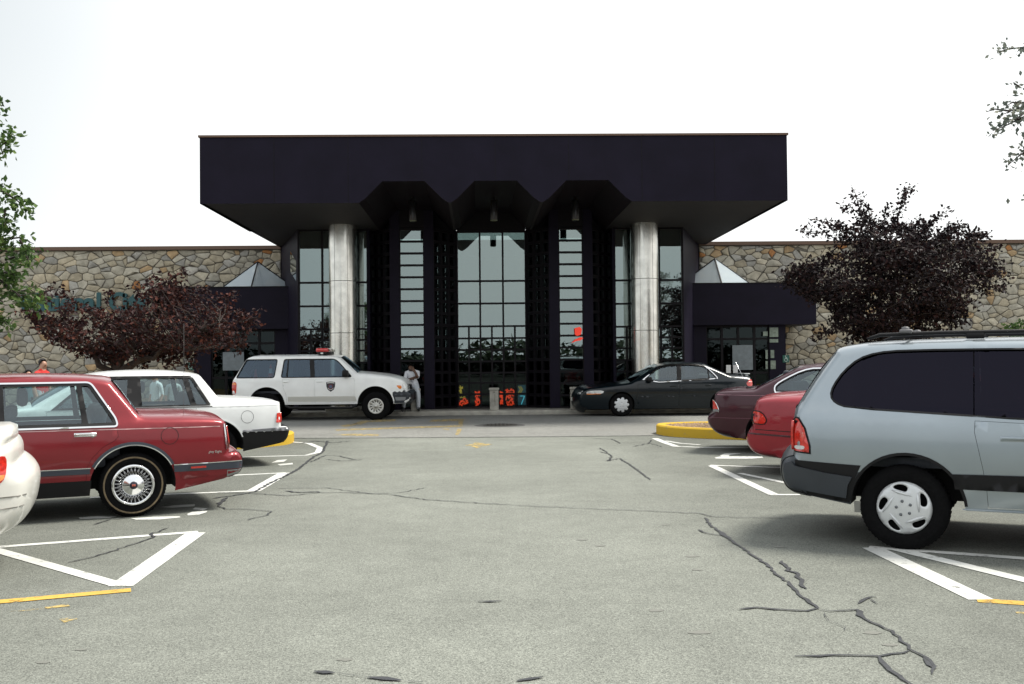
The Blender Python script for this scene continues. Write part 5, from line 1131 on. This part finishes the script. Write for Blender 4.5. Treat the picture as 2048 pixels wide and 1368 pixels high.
# ------------------------------------------------------------ rubble stone walls
SM = [stone_mat('stone_grey', (.405, .38, .31)), stone_mat('stone_tan', (.43, .38, .28)), stone_mat('stone_buff', (.46, .42, .325)), stone_mat('stone_ochre', (.43, .31, .18)), stone_mat('stone_rust', (.42, .20, .08)), stone_mat('stone_blue', (.36, .35, .315)), stone_mat('stone_pale', (.52, .50, .44))]
MORTAR = plain('mortar', (.125, .115, .095), .95, vary=.3, scale=8)
def clip(poly, px, pz, nx, nz):
    o = []; k = len(poly)
    for i in range(k):
        a, b = poly[i], poly[(i + 1) % k]; da = (a[0] - px) * nx + (a[1] - pz) * nz; db = (b[0] - px) * nx + (b[1] - pz) * nz
        if da <= 0: o.append(a)
        if (da < 0 < db) or (db < 0 < da): t = da / (da - db); o.append((a[0] + (b[0] - a[0]) * t, a[1] + (b[1] - a[1]) * t))
    return o
def stone_wall(label, x0, x1, z1, seen, seed):
    R = random.Random(seed); t = empty('stone_wall', label, 'wall', (0, 34.06, 0)); AX = 1.55
    sites = []; z = -.1
    while z < z1 + .2:
        h = R.uniform(.14, .27); x = x0 - R.uniform(0, .5)
        while x < x1 + .5:
            wd = R.choice((.18, .25, .34, .42, .52, .66)) * (h / .27) ** .5; sites.append((x + wd / 2 + R.gauss(0, .03), z + h / 2 + R.gauss(0, .075), (R.random() - .5) * .05)); x += wd
        z += h
    res = []
    for i, (sx, sz, wt) in enumerate(sites):
        if not (x0 - .1 < sx < x1 + .1 and -.05 < sz < z1 - .02): continue
        poly = [(x0, .12), (x1, .12), (x1, z1 - .14), (x0, z1 - .14)]
        poly = [(max(x0, sx - 1), max(.12, sz - .8)), (min(x1, sx + 1), max(.12, sz - .8)), (min(x1, sx + 1), min(z1 - .14, sz + .8)), (max(x0, sx - 1), min(z1 - .14, sz + .8))]
        if poly[0][0] >= poly[1][0] or poly[0][1] >= poly[2][1]: continue
        for j, (ox, oz, ow) in enumerate(sites):
            if j == i or abs(ox - sx) > 1.3 or abs(oz - sz) > .95: continue
            dx, dz = (ox - sx) / AX ** 2, oz - sz; l = math.hypot(dx, dz)       # stones are wider than tall
            if l < 1e-6: continue
            nx, nz = dx / l, dz / l; gap = .0085
            poly = clip(poly, (sx + ox) / 2 - nx * gap, (sz + oz) / 2 - nz * gap, nx, nz)
            if len(poly) < 3: break
        if len(poly) < 3: continue
        # drop very short edges, cut the corners
        q = [p for k, p in enumerate(poly) if math.hypot(p[0] - poly[k - 1][0], p[1] - poly[k - 1][1]) > .03]
        if len(q) < 3: continue
        ar = abs(area(q))
        if ar < .012: continue
        c = []
        for k, p in enumerate(q):
            for o_ in (q[k - 1], q[(k + 1) % len(q)]):
                l = math.hypot(o_[0] - p[0], o_[1] - p[1]); f = min(.14, R.uniform(.006, .022) / l); c.append((p[0] + (o_[0] - p[0]) * f, p[1] + (o_[1] - p[1]) * f))
        cx, cz = sum(p[0] for p in c) / len(c), sum(p[1] for p in c) / len(c)
        c = [(p[0] + R.gauss(0, .006), p[1] + R.gauss(0, .006)) for p in c]
        d = R.uniform(.022, .045); k = len(c); vs = [(p[0] - cx, 0, p[1] - cz) for p in c]
        tx, tz = R.gauss(0, .06), R.gauss(0, .05)
        def fr(p, s, dd): x, z_ = (p[0] - cx) * s, (p[1] - cz) * s; return (x, -dd - x * tx - z_ * tz + R.gauss(0, .004), z_)
        sI = max(.6, 1 - .018 / math.sqrt(ar / 3.14))
        vs += [fr(p, .5 + .5 * sI + .03, d * .8) for p in c] + [fr(p, sI * .95, d) for p in c] + [fr((cx, cz), 1, d + R.uniform(-.004, .012))]
        fs = [(a + r * k, (a + 1) % k + r * k, (a + 1) % k + (r + 1) * k, a + (r + 1) * k) for r in (0, 1) for a in range(k)] + [(2 * k + a, 2 * k + (a + 1) % k, 3 * k) for a in range(k)]
        mi = R.choices(range(7), (34, 23, 21, 5, .9, 14, 5))[0]
        res.append((ar * (1 if seen(cx, cz) else .01), cx, cz, vs, fs, mi))
    res.sort(key=lambda r: -r[0])
    for a_, cx, cz, vs, fs, mi in res[:300]:
        raw('stone', vs, fs, SM[mi], t, True, (cx, 0, cz))
    V, Fc, M = [], [], []
    for a_, cx, cz, vs, fs, mi in res[300:]:
        o = len(V); V += [(x + cx, y, z_ + cz) for x, y, z_ in vs]; Fc += [tuple(i + o for i in f) for f in fs]; M += [mi] * len(fs)
    if V: raw('small_stones', V, Fc, SM, t, True, None, M)['kind'] = 'stuff'
    boxo('mortar_bed', (x0, x1, -.003, .40, .0, z1 - .10), MORTAR, t)
    boxo('coping', (x0 - .02, x1 + .02, -.11, .45, z1 - .12, z1), plain('coping_brown', (.12, .07, .045), .6), t)
    return t
stone_wall('rubble stone wall left of the pavilion, with the teal lettering', -18.6, -7.05, 5.49, lambda x, z: z > 3.95 or (z > 1.4 and x < -9.6), 3)
stone_wall('rubble stone wall right of the pavilion, behind the dark plum tree', 7.22, 19.2, 5.52, lambda x, z: z > 3.95 or (z > 1.4 and x > 9.6), 5)
for s in (-1, 1):
    k = boxo('mall_roof', (min(s * 7.3, s * 60), max(s * 7.3, s * 60), 34.6, 70, 5.2, 5.35), SOFFIT); tag(k, 'flat roof of the mall behind the %s stone wall' % ('left' if s < 0 else 'right'), 'roof'); k['kind'] = 'structure'
# teal letters on the left wall
sg = empty('wall_sign', 'teal raised lettering on the stone wall, half hidden by leaves', 'sign', at(42, 621, 33.90))
TEAL = plain('teal_letters', (.012, .075, .085), .45)
x = 0.0
for ch, adv in zip('National City', (.60, .50, .34, .26, .51, .52, .50, .27, .26, .60, .26, .34, .5)):
    if ch != ' ':
        me = text_mesh(ch, .82, .05, .028); me.materials.append(TEAL); o = bpy.data.objects.new('letter', me); link(o, sg); o.location = (x, 0, 0); o.rotation_euler = (math.pi / 2, 0, 0)
    x += adv * .775

# ------------------------------------------------------------ bollards
BOL = None
for i, (px, py, lab) in enumerate(((831, 822, 'square concrete bollard the man in white sits on'), (988.5, 822, 'square concrete bollard in front of the middle entrance doors'), (1150, 822, 'square concrete bollard half hidden by the nose of the green sedan'))):
    p = G(px, py, .13); p.y = 28.14; p.x = at(px, py, 28.14).x
    if BOL is None:
        BOL = empty('bollard', lab, 'bollard', p, group='concrete bollards along the entrance kerb')
        bm = bmesh.new(); v = box(bm, -.125, .125, -.125, .125, 0, .56, .02, 2); obj('post', bm, CONC, BOL, False)
        bm = bmesh.new(); box(bm, -.145, .145, -.145, .145, .56, .63, .02, 2); obj('cap', bm, CONC, BOL, False)
        bm = bmesh.new(); box(bm, -.018, .018, -.131, -.12, .50, .52); obj('anchor_hole', bm, DARK, BOL, False)
        bm = bmesh.new(); tube(bm, [(.02, -.126, .46), (.015, -.126, .3), (.025, -.126, .12)], .004, 4); obj('hairline_crack', bm, DARK, BOL, False)
    else:
        o = dup(BOL, None, p); o['label'] = lab

# ------------------------------------------------------------ trees
def leaves(bm_data, p, size, R):
    vs, fs = bm_data; a = R.uniform(0, 6.28); e = R.gauss(-.2, .7)
    d = Vector((math.cos(a) * math.cos(e), math.sin(a) * math.cos(e), math.sin(e))); s = d.orthogonal().normalized(); s.rotate(Matrix.Rotation(R.uniform(0, 6.28), 3, d)); nn = d.cross(s)
    l = size * R.uniform(.7, 1.3); wd = l * .30; o = len(vs)
    vs += [p[:], (p + d * l * .5 + s * wd + nn * wd * .3)[:], (p + d * l)[:], (p + d * l * .5 - s * wd + nn * wd * .3)[:]]
    fs += [(o, o + 1, o + 2), (o, o + 2, o + 3)]
def tree(name, label, base, fork, outline, depth, n_twigs, per, size, mat, seed, thick=.07, spikes=(), group=None, gap=.0, stems=None, dens=1.0, spread=.16, autospike=0, avoid=None):
    """outline: crown silhouette in photo pixels at the trunk's depth; leaves fill the volume behind it"""
    R = random.Random(seed); t = empty(name, label, 'tree', base, group=group); B0 = Vector(base)
    O = [at(px, py, base[1]) for px, py in outline]; poly = [(p.x, p.z) for p in O]; F0 = Vector(fork)
    segs = [(a[0], a[1], b[0], b[1]) for a, b in zip(poly, poly[1:] + poly[:1])]
    x0, x1 = min(p[0] for p in poly), max(p[0] for p in poly); z0, z1 = min(p[1] for p in poly), max(p[1] for p in poly)
    bm = bmesh.new(); data = ([], [])
    tube(bm, [B0 - B0, F0 - B0], [thick * 1.25, thick], 10)
    mains = []
    for q in (stems or [(x0 * .75 + x1 * .25, z1 * .6 + z0 * .4), (x0 * .5 + x1 * .5, z1 * .8 + z0 * .2), (x0 * .25 + x1 * .75, z1 * .6 + z0 * .4), (x0 * .9 + x1 * .1, z1 * .4 + z0 * .6), (x0 * .1 + x1 * .9, z1 * .45 + z0 * .55)]):
        end = Vector((q[0], base[1] + R.uniform(-.6, .6) * depth, q[1])); pts = [F0]
        for k in range(1, 7): pts.append(F0.lerp(end, k / 6) + Vector((R.gauss(0, .05), R.gauss(0, .08), R.gauss(0, .05) + .10 * math.sin(k / 6 * 3.14))))
        tube(bm, [p - B0 for p in pts], [thick * (.8 - .65 * k / 6) for k in range(7)], 8); mains.append(pts)
    allp = [p for m in mains for p in m]
    def twig(c, n, spr):
        s = min(allp, key=lambda p: (p - c).length + max(0, p.z - c.z) * 1.2); m = s.lerp(c, .5) + Vector((R.gauss(0, .08), R.gauss(0, .08), R.gauss(0, .06)))
        tube(bm, [s - B0, m - B0, c - B0], [.016, .010, .004], 5, False)
        for _ in range(n):
            f = R.random() ** .5; p = (m.lerp(c, f) if R.random() < .75 else s.lerp(m, f)) + Vector((R.gauss(0, spr), R.gauss(0, spr * 1.3), R.gauss(0, spr * .55)))
            leaves(data, p - B0, size, R)
    k = 0; tries = 0
    while k < n_twigs and tries < n_twigs * 30:
        tries += 1; x, z = R.uniform(x0, x1), R.uniform(z0, z1)
        if not inside(poly, x, z): continue
        e = segdist(segs, x, z); dd = depth * min(1, math.sqrt(e / (.32 * min(x1 - x0, z1 - z0)) + .05)); 
        if R.random() < gap * (math.sin(x * 5 + seed) * math.sin(z * 6 + seed * 2) + 1) / 2: continue
        twig(Vector((x, base[1] + R.uniform(-dd, dd), z)), int(per * R.uniform(.6, 1.3)), min(spread, .04 + e * .6)); k += 1
    for _ in range(autospike):                                     # short shoots that break the outline
        i = R.randrange(len(outline)); f = R.random(); a, b = Vector(outline[i]), Vector(outline[(i + 1) % len(outline)]); c = a.lerp(b, f)
        cen = sum((Vector(q) for q in outline), Vector((0, 0))) / len(outline); d = (c - cen).normalized() * .7 + Vector((R.gauss(0, .45), R.gauss(-.15, .45))); d.normalize()
        if avoid and avoid[0] < c.x < avoid[1] and c.y < avoid[2]: continue
        ln = R.uniform(12, 34); spikes = list(spikes) + [[tuple(c - d * 14), tuple(c + d * ln * .4), tuple(c + d * ln)]]
    for pts in spikes:                                           # long shoots that stick out of the crown
        q = [at(px, py, base[1] + R.uniform(-.3, .3)) for px, py in pts]
        tube(bm, [p - B0 for p in q], [.014 - .010 * i / (len(q) - 1) for i in range(len(q))], 5)
        for a, b in zip(q, q[1:]):
            for _ in range(int((b - a).length * 95 * dens)): leaves(data, a.lerp(b, R.random()) + Vector((R.gauss(0, .055), R.gauss(0, .06), R.gauss(0, .055))) - B0, size, R)
    obj('trunk', bm, BARK, t)
    raw('crown', data[0], data[1], mat, t)
    return t
GT = 'plum trees on the curb islands'
lb = at(232, 760, 19.6)
tree('plum_tree', 'low wide-spreading purple plum tree in front of the teal lettering', (lb.x, 19.6, .16), at(232, 748, 19.6),
     [(62, 628), (100, 645), (125, 634), (145, 618), (160, 610), (185, 616), (215, 614), (236, 620), (262, 616), (276, 588), (292, 556), (330, 558), (372, 578), (400, 575), (440, 590), (470, 612), (492, 640), (500, 662), (482, 688), (455, 705), (420, 700), (390, 708), (340, 702), (300, 708), (255, 706), (215, 714), (180, 704), (150, 690), (110, 672), (80, 650)],
     1.5, 270, 32, .085, PLUM, 11, .085, [[(335, 565), (352, 552), (378, 540)], [(100, 600), (85, 592), (78, 590)], [(470, 625), (500, 640), (520, 655)], [(300, 560), (310, 545)], [(150, 700), (130, 690), (105, 655), (62, 632)], [(150, 612), (135, 590), (118, 578), (92, 580)], [(210, 606), (222, 592), (218, 578)], [(390, 700), (330, 725), (380, 730)]], GT, .85,
     [(at(110, 640, 19.6).x, at(110, 640, 19.6).z), (at(180, 625, 19.6).x, at(180, 625, 19.6).z), (at(225, 625, 19.6).x, at(225, 625, 19.6).z), (at(330, 585, 19.6).x, at(330, 585, 19.6).z), (at(450, 650, 19.6).x, at(450, 650, 19.6).z), (at(400, 690, 19.6).x, at(400, 690, 19.6).z)], spread=.12, autospike=38, avoid=(70, 275, 645))
rb = at(1800, 700, 20.3)
tree('plum_tree', 'tall dark plum tree with long shoots against the sky, beyond the minivan', (rb.x, 20.3, .16), at(1770, 690, 20.3),
     [(1660, 520), (1690, 480), (1672, 458), (1720, 462), (1735, 430), (1762, 455), (1790, 450), (1815, 470), (1842, 462), (1870, 478), (1905, 452), (1945, 470), (1980, 500), (1995, 530), (1960, 560), (1985, 585), (1930, 590), (1925, 620), (1880, 650), (1850, 672), (1800, 680), (1745, 676), (1700, 665), (1650, 664), (1655, 640), (1690, 625), (1640, 600), (1600, 585), (1575, 560), (1600, 540), (1630, 535)],
     1.6, 455, 44, .085, PLUMD, 23, .10, [[(1745, 460), (1720, 420), (1708, 378)], [(1780, 465), (1800, 420), (1805, 395), (1822, 372)], [(1840, 470), (1865, 440), (1900, 418)], [(1700, 475), (1660, 445), (1618, 438)], [(1690, 490), (1650, 465), (1602, 462)], [(1905, 460), (1930, 452), (1950, 470)], [(1730, 440), (1700, 412), (1680, 410)], [(1800, 455), (1830, 452), (1850, 448)], [(1960, 540), (2000, 545), (2018, 552)], [(1960, 570), (2000, 575), (2008, 570)], [(1620, 560), (1580, 545), (1562, 548)], [(1700, 650), (1660, 660), (1630, 678)], [(1900, 470), (1880, 480), (1850, 500)], [(1770, 450), (1768, 430), (1776, 412)], [(1742, 455), (1738, 425), (1728, 405), (1716, 395)]], GT, .25,
     [(at(1640, 560, 20.3).x, at(1640, 560, 20.3).z), (at(1720, 480, 20.3).x, at(1720, 480, 20.3).z), (at(1790, 470, 20.3).x, at(1790, 470, 20.3).z), (at(1870, 490, 20.3).x, at(1870, 490, 20.3).z), (at(1960, 540, 20.3).x, at(1960, 540, 20.3).z), (at(1850, 600, 20.3).x, at(1850, 600, 20.3).z)], spread=.13, autospike=46)
gb = at(-190, 700, 11.5)
tree('green_tree', 'green leafy tree whose drooping sprays enter the left edge of the photo', (gb.x, 11.5, .0), at(-190, 520, 11.5),
     [(-330, 120), (-200, 60), (-80, 120), (-20, 200), (-8, 260), (-40, 320), (-4, 400), (10, 450), (26, 480), (30, 520), (10, 555), (40, 580), (42, 605), (-30, 640), (-200, 640), (-340, 540), (-390, 300)],
     1.1, 330, 26, .075, GREEN, 31, .09, [[(-20, 205), (8, 212)], [(-10, 300), (12, 285), (26, 266)], [(-20, 290), (0, 292), (6, 310)], [(0, 380), (20, 392), (40, 405), (58, 424)], [(-5, 375), (12, 380), (25, 380)], [(0, 480), (40, 475), (68, 488)], [(10, 520), (45, 510), (62, 520)], [(10, 545), (30, 550), (25, 562)], [(20, 590), (60, 578), (82, 600)], [(20, 585), (50, 600), (78, 612)], [(-10, 640), (6, 640), (14, 650)], [(10, 420), (8, 440), (20, 450)], [(0, 560), (40, 592), (70, 585)], [(40, 480), (50, 500), (58, 525)], [(-10, 430), (12, 440), (8, 450)]], None, .45, spread=.12)
pb = at(2200, 700, 12.5)
tree('pale_tree', 'flare-paled leafy branches of a tree reaching in at the upper right edge', (pb.x, 12.5, .0), at(2200, 420, 12.5),
     [(2085, 120), (2070, 180), (2060, 230), (2075, 330), (2100, 420), (2200, 460), (2330, 400), (2360, 200), (2280, 60), (2160, 50)],
     1.2, 150, 22, .07, PALEG, 41, .10, [[(2080, 90), (2045, 95), (2015, 98), (1998, 104)], [(2080, 200), (2050, 212), (2022, 222), (1998, 232)], [(2050, 205), (2025, 205), (2012, 212)], [(2040, 175), (2028, 165)], [(2050, 225), (2030, 240), (2018, 238)], [(2020, 222), (1990, 218), (1972, 224)], [(2045, 235), (2010, 252), (1985, 262)], [(2080, 290), (2040, 310), (2016, 330)], [(2060, 90), (2040, 100)], [(2060, 220), (2036, 215), (2026, 228)]], None, .3, dens=.55, spread=.11)
sb = at(2110, 700, 31)
tree('dark_shrub', 'dark green shrub against the stone wall at the right edge', (sb.x, 31.0, .12), at(2110, 700, 31), [(2020, 668), (2012, 652), (2036, 640), (2060, 630), (2130, 600), (2200, 640), (2200, 720), (2060, 720), (2030, 690)], .7, 90, 40, .11, GREEN, 51, .05, gap=.1, spread=.16)
# distant tree line across the lot, seen only in the glass
R = random.Random(5); vs, fs = [], []
for i in range(520):
    x = R.uniform(-90, 90); h = 2.9 + .5 * math.sin(x * .13) + .4 * math.sin(x * .41 + 1); y = -36 + R.uniform(-3, 3)
    for _ in range(40):
        s = R.uniform(.18, .40); p = Vector((x + R.gauss(0, 1.3), y + R.gauss(0, 1.2), R.uniform(.1, 1) * h)); o = len(vs)
        for k in range(3): vs.append((p + Vector((R.gauss(0, s), R.gauss(0, s), R.gauss(0, s * .7))))[:])
        fs.append((o, o + 1, o + 2))
o = raw('treeline', vs, fs, leaf_mat('far_leaf', (.012, .018, .010), (.018, .028, .014), (.03, .04, .02), .1)); tag(o, 'dark tree line far across the parking lot', 'trees', None, 'stuff')

# ------------------------------------------------------------ people
SKIN_D = plain('brown_skin', (.10, .050, .030), .55); SKIN_L = plain('light_skin', (.42, .24, .17), .55); HAIR = plain('dark_hair', (.010, .008, .008), .7, bump=.5, bscale=80)
def person(label, loc, rz, J, bones, mats, hair=HAIR, scale=1.0):
    """J: joint -> (x,y,z,radius); bones: (a, b, material key); one skinned body, hair a child"""
    t = empty('person', label, 'person', loc, rz); t.scale = (scale,) * 3
    me = bpy.data.meshes.new('body'); bm = bmesh.new(); lay = bm.verts.layers.skin.verify(); V = {}
    for k, (x, y, z, r) in J.items():
        v = bm.verts.new((x, y, z)); v[lay].radius = (r, r); v[lay].use_root = (k == 'pelvis'); V[k] = v
    for a, b, _ in bones: bm.edges.new((V[a], V[b]))
    bm.to_mesh(me); bm.free(); o = bpy.data.objects.new('body', me); COL.objects.link(o)
    m = o.modifiers.new('skin', 'SKIN'); m.use_smooth_shade = True; m2 = o.modifiers.new('sub', 'SUBSURF'); m2.levels = 2; m2.render_levels = 2
    bpy.context.view_layer.update(); m3 = bpy.data.meshes.new_from_object(o.evaluated_get(bpy.context.evaluated_depsgraph_get())); bpy.data.objects.remove(o)
    keys = list(mats); 
    for k in keys: m3.materials.append(mats[k])
    for f in m3.polygons:
        c = Vector(f.center); best = (9, 'skin')
        for a, b, k in bones:
            A, Bv = Vector(J[a][:3]), Vector(J[b][:3]); d = Bv - A; tt = max(0, min(1, (c - A).dot(d) / max(1e-9, d.length_squared)))
            dist = (c - A - d * tt).length - (J[a][3] * (1 - tt) + J[b][3] * tt)
            if dist < best[0]: best = (dist, k)
        f.material_index = keys.index(best[1]); f.use_smooth = True
    o = bpy.data.objects.new('body', m3); link(o, t)
    if hair and 'crown' in J:
        bm = bmesh.new(); x, y, z, r = J['crown']; hx, hy, hz, hr = J['head']
        bmesh.ops.create_icosphere(bm, subdivisions=3, radius=1)
        for v in bm.verts:
            v.co = Vector((v.co.x * .090, v.co.y * .102, v.co.z * .098)) + Vector((random.gauss(0, .004), random.gauss(0, .004), random.gauss(0, .004)))
        bmesh.ops.delete(bm, geom=[v for v in bm.verts if v.co.z < -.045 and v.co.y < .02 or (v.co.y < -.055 and v.co.z < .035)], context='VERTS')
        ax = Vector((x - hx, y - hy, z - hz)).normalized(); q = Vector((0, 0, 1)).rotation_difference(ax)
        for v in bm.verts: v.co.rotate(q); v.co += Vector((x + hx, y + hy, z + hz)) / 2
        obj('hair', bm, hair, t)
    return t
def fingers(J, bones, hand, dirv, side, k, mat='skin', curl=.4):
    h = Vector(J[hand][:3]); d = Vector(dirv).normalized(); s = Vector(side).normalized(); n = d.cross(s)
    for i, (off, ln) in enumerate(((-.028, .062), (-.010, .074), (.010, .070), (.028, .055))):
        a = h + s * off + d * .045; b = a + d * ln * .55 + n * ln * curl * .3; c = b + d * ln * .4 + n * ln * curl * .6
        for nm, p, r in (('a', a, .011), ('b', b, .010), ('c', c, .008)): J[f'{hand}{i}{nm}'] = (*p, r)
        bones += [(hand, f'{hand}{i}a', mat), (f'{hand}{i}a', f'{hand}{i}b', mat), (f'{hand}{i}b', f'{hand}{i}c', mat)]
    a = h + s * -.040 + d * .010; b = a + s * -.02 + d * .040
    J[f'{hand}t'] = (*a, .013); J[f'{hand}u'] = (*b, .010); bones += [(hand, f'{hand}t', mat), (f'{hand}t', f'{hand}u', mat)]
# the man sitting on the left bollard, head bowed onto his hand (x right, -y towards the camera, z from the pavement)
J = dict(pelvis=(0, .02, .73, .135), belly=(-.01, -.01, .86, .125), chest=(-.02, -.02, 1.01, .135), upper=(-.02, -.03, 1.08, .105), neck=(-.035, -.08, 1.145, .052), jaw=(-.055, -.175, 1.135, .052), head=(-.055, -.145, 1.20, .082), crown=(-.050, -.10, 1.265, .070), nose=(-.060, -.238, 1.185, .016),
         shl=(-.175, -.03, 1.07, .068), ell=(-.215, -.10, .86, .050), wrl=(-.06, -.215, .90, .034), hal=(.010, -.235, .925, .036), shr=(.150, -.03, 1.07, .068), elr=(.155, -.20, .925, .048), wrr=(.080, -.215, 1.10, .034), har=(.045, -.225, 1.15, .036),
         hipl=(-.09, -.02, .70, .098), knl=(-.16, -.36, .58, .072), anl=(-.24, -.36, .12, .052), fol=(-.25, -.42, .045, .042), tol=(-.26, -.52, .035, .036),
         hipr=(.09, -.02, .70, .098), knr=(.16, -.22, .44, .074), anr=(.165, -.20, .11, .054), her=(.165, -.18, .045, .042), tor=(.19, -.33, .035, .036))
bones = [('pelvis', 'belly', 'shirt'), ('belly', 'chest', 'shirt'), ('chest', 'upper', 'shirt'), ('upper', 'neck', 'skin'), ('neck', 'head', 'skin'), ('head', 'crown', 'skin'), ('head', 'jaw', 'skin'), ('head', 'nose', 'skin'),
         ('upper', 'shl', 'shirt'), ('shl', 'ell', 'shirt'), ('ell', 'wrl', 'skin'), ('wrl', 'hal', 'skin'), ('upper', 'shr', 'shirt'), ('shr', 'elr', 'shirt'), ('elr', 'wrr', 'skin'), ('wrr', 'har', 'skin'),
         ('pelvis', 'hipl', 'trousers'), ('hipl', 'knl', 'trousers'), ('knl', 'anl', 'trousers'), ('anl', 'fol', 'shoe'), ('fol', 'tol', 'shoe'), ('pelvis', 'hipr', 'trousers'), ('hipr', 'knr', 'trousers'), ('knr', 'anr', 'trousers'), ('anr', 'her', 'shoe'), ('her', 'tor', 'shoe')]
fingers(J, bones, 'hal', (1, -.1, .25), (0, -.4, 1), 0); fingers(J, bones, 'har', (-.5, -.1, .8), (.8, .1, .5), 0)
p = at(826, 822, 28.14)
man = person('person in white T-shirt and pale trousers sitting on a bollard, head bowed onto one hand', (p.x, 28.16, .13), 0, J, bones,
             dict(skin=SKIN_D, shirt=plain('white_cotton', (.68, .70, .74), .85), trousers=plain('pale_trousers', (.52, .56, .60), .85), shoe=plain('black_shoe', (.012, .012, .013), .5)))
def stand(label, px, Y, h, rz, shirt, trousers, skin, hair=HAIR):
    J = dict(pelvis=(0, 0, .93, .125), belly=(0, 0, 1.07, .12), chest=(0, 0, 1.25, .135), upper=(0, 0, 1.38, .10), neck=(0, -.01, 1.48, .052), head=(0, -.03, 1.60, .085), crown=(0, -.01, 1.68, .072), jaw=(0, -.075, 1.545, .05), nose=(0, -.125, 1.60, .015),
             shl=(-.17, 0, 1.38, .065), ell=(-.22, .03, 1.10, .048), wrl=(-.21, -.06, .87, .034), hal=(-.20, -.08, .80, .036), shr=(.17, 0, 1.38, .065), elr=(.22, .03, 1.10, .048), wrr=(.21, -.06, .87, .034), har=(.20, -.08, .80, .036),
             hipl=(-.09, 0, .88, .095), knl=(-.10, -.06, .50, .065), anl=(-.10, .02, .11, .048), fol=(-.10, -.02, .04, .042), tol=(-.11, -.14, .035, .034), hipr=(.09, 0, .88, .095), knr=(.10, .06, .50, .065), anr=(.10, .18, .12, .048), her=(.10, .15, .045, .042), tor=(.11, .03, .035, .034))
    bones = [('pelvis', 'belly', 'shirt'), ('belly', 'chest', 'shirt'), ('chest', 'upper', 'shirt'), ('upper', 'neck', 'skin'), ('neck', 'head', 'skin'), ('head', 'crown', 'skin'), ('head', 'jaw', 'skin'), ('head', 'nose', 'skin'), ('upper', 'shl', 'shirt'), ('shl', 'ell', 'shirt'), ('ell', 'wrl', 'skin'), ('wrl', 'hal', 'skin'),
             ('upper', 'shr', 'shirt'), ('shr', 'elr', 'shirt'), ('elr', 'wrr', 'skin'), ('wrr', 'har', 'skin'), ('pelvis', 'hipl', 'trousers'), ('hipl', 'knl', 'trousers'), ('knl', 'anl', 'trousers'), ('anl', 'fol', 'shoe'), ('fol', 'tol', 'shoe'), ('pelvis', 'hipr', 'trousers'), ('hipr', 'knr', 'trousers'), ('knr', 'anr', 'trousers'), ('anr', 'her', 'shoe'), ('her', 'tor', 'shoe')]
    fingers(J, bones, 'hal', (0, -.3, -1), (0, 1, 0), 0); fingers(J, bones, 'har', (0, -.3, -1), (0, 1, 0), 0)
    p = at(px, 740, Y)
    return person(label, (p.x, Y, .004), rz, J, bones, dict(skin=skin, shirt=shirt, trousers=trousers, shoe=plain('black_shoe', (.012, .012, .013), .5)), hair, h / 1.76)
stand('person in a bright red shirt walking behind the dark red sedan', 84, 23.0, 1.69, rad(65), plain('red_shirt', (.62, .035, .030), .8), plain('white_cotton', (.68, .70, .74), .85), SKIN_L)
stand('shorter person with dark hair left of the one in red', 55, 23.3, 1.44, rad(50), plain('teal_shirt', (.10, .22, .25), .8), plain('dark_trousers', (.02, .022, .03), .8), SKIN_L)
stand('person in a white top seen through the rear door window of the white sedan', 312, 21.9, 1.36, rad(-30), plain('white_cotton', (.68, .70, .74), .85), plain('tan_trousers', (.4, .35, .28), .8), SKIN_L)
stand('person in a pale grey top, second of the two seen through the white sedan', 347, 22.4, 1.30, rad(20), plain('grey_top', (.42, .45, .46), .85), plain('dark_trousers', (.02, .022, .03), .8), SKIN_L)
# pale rod leaning on the stone wall
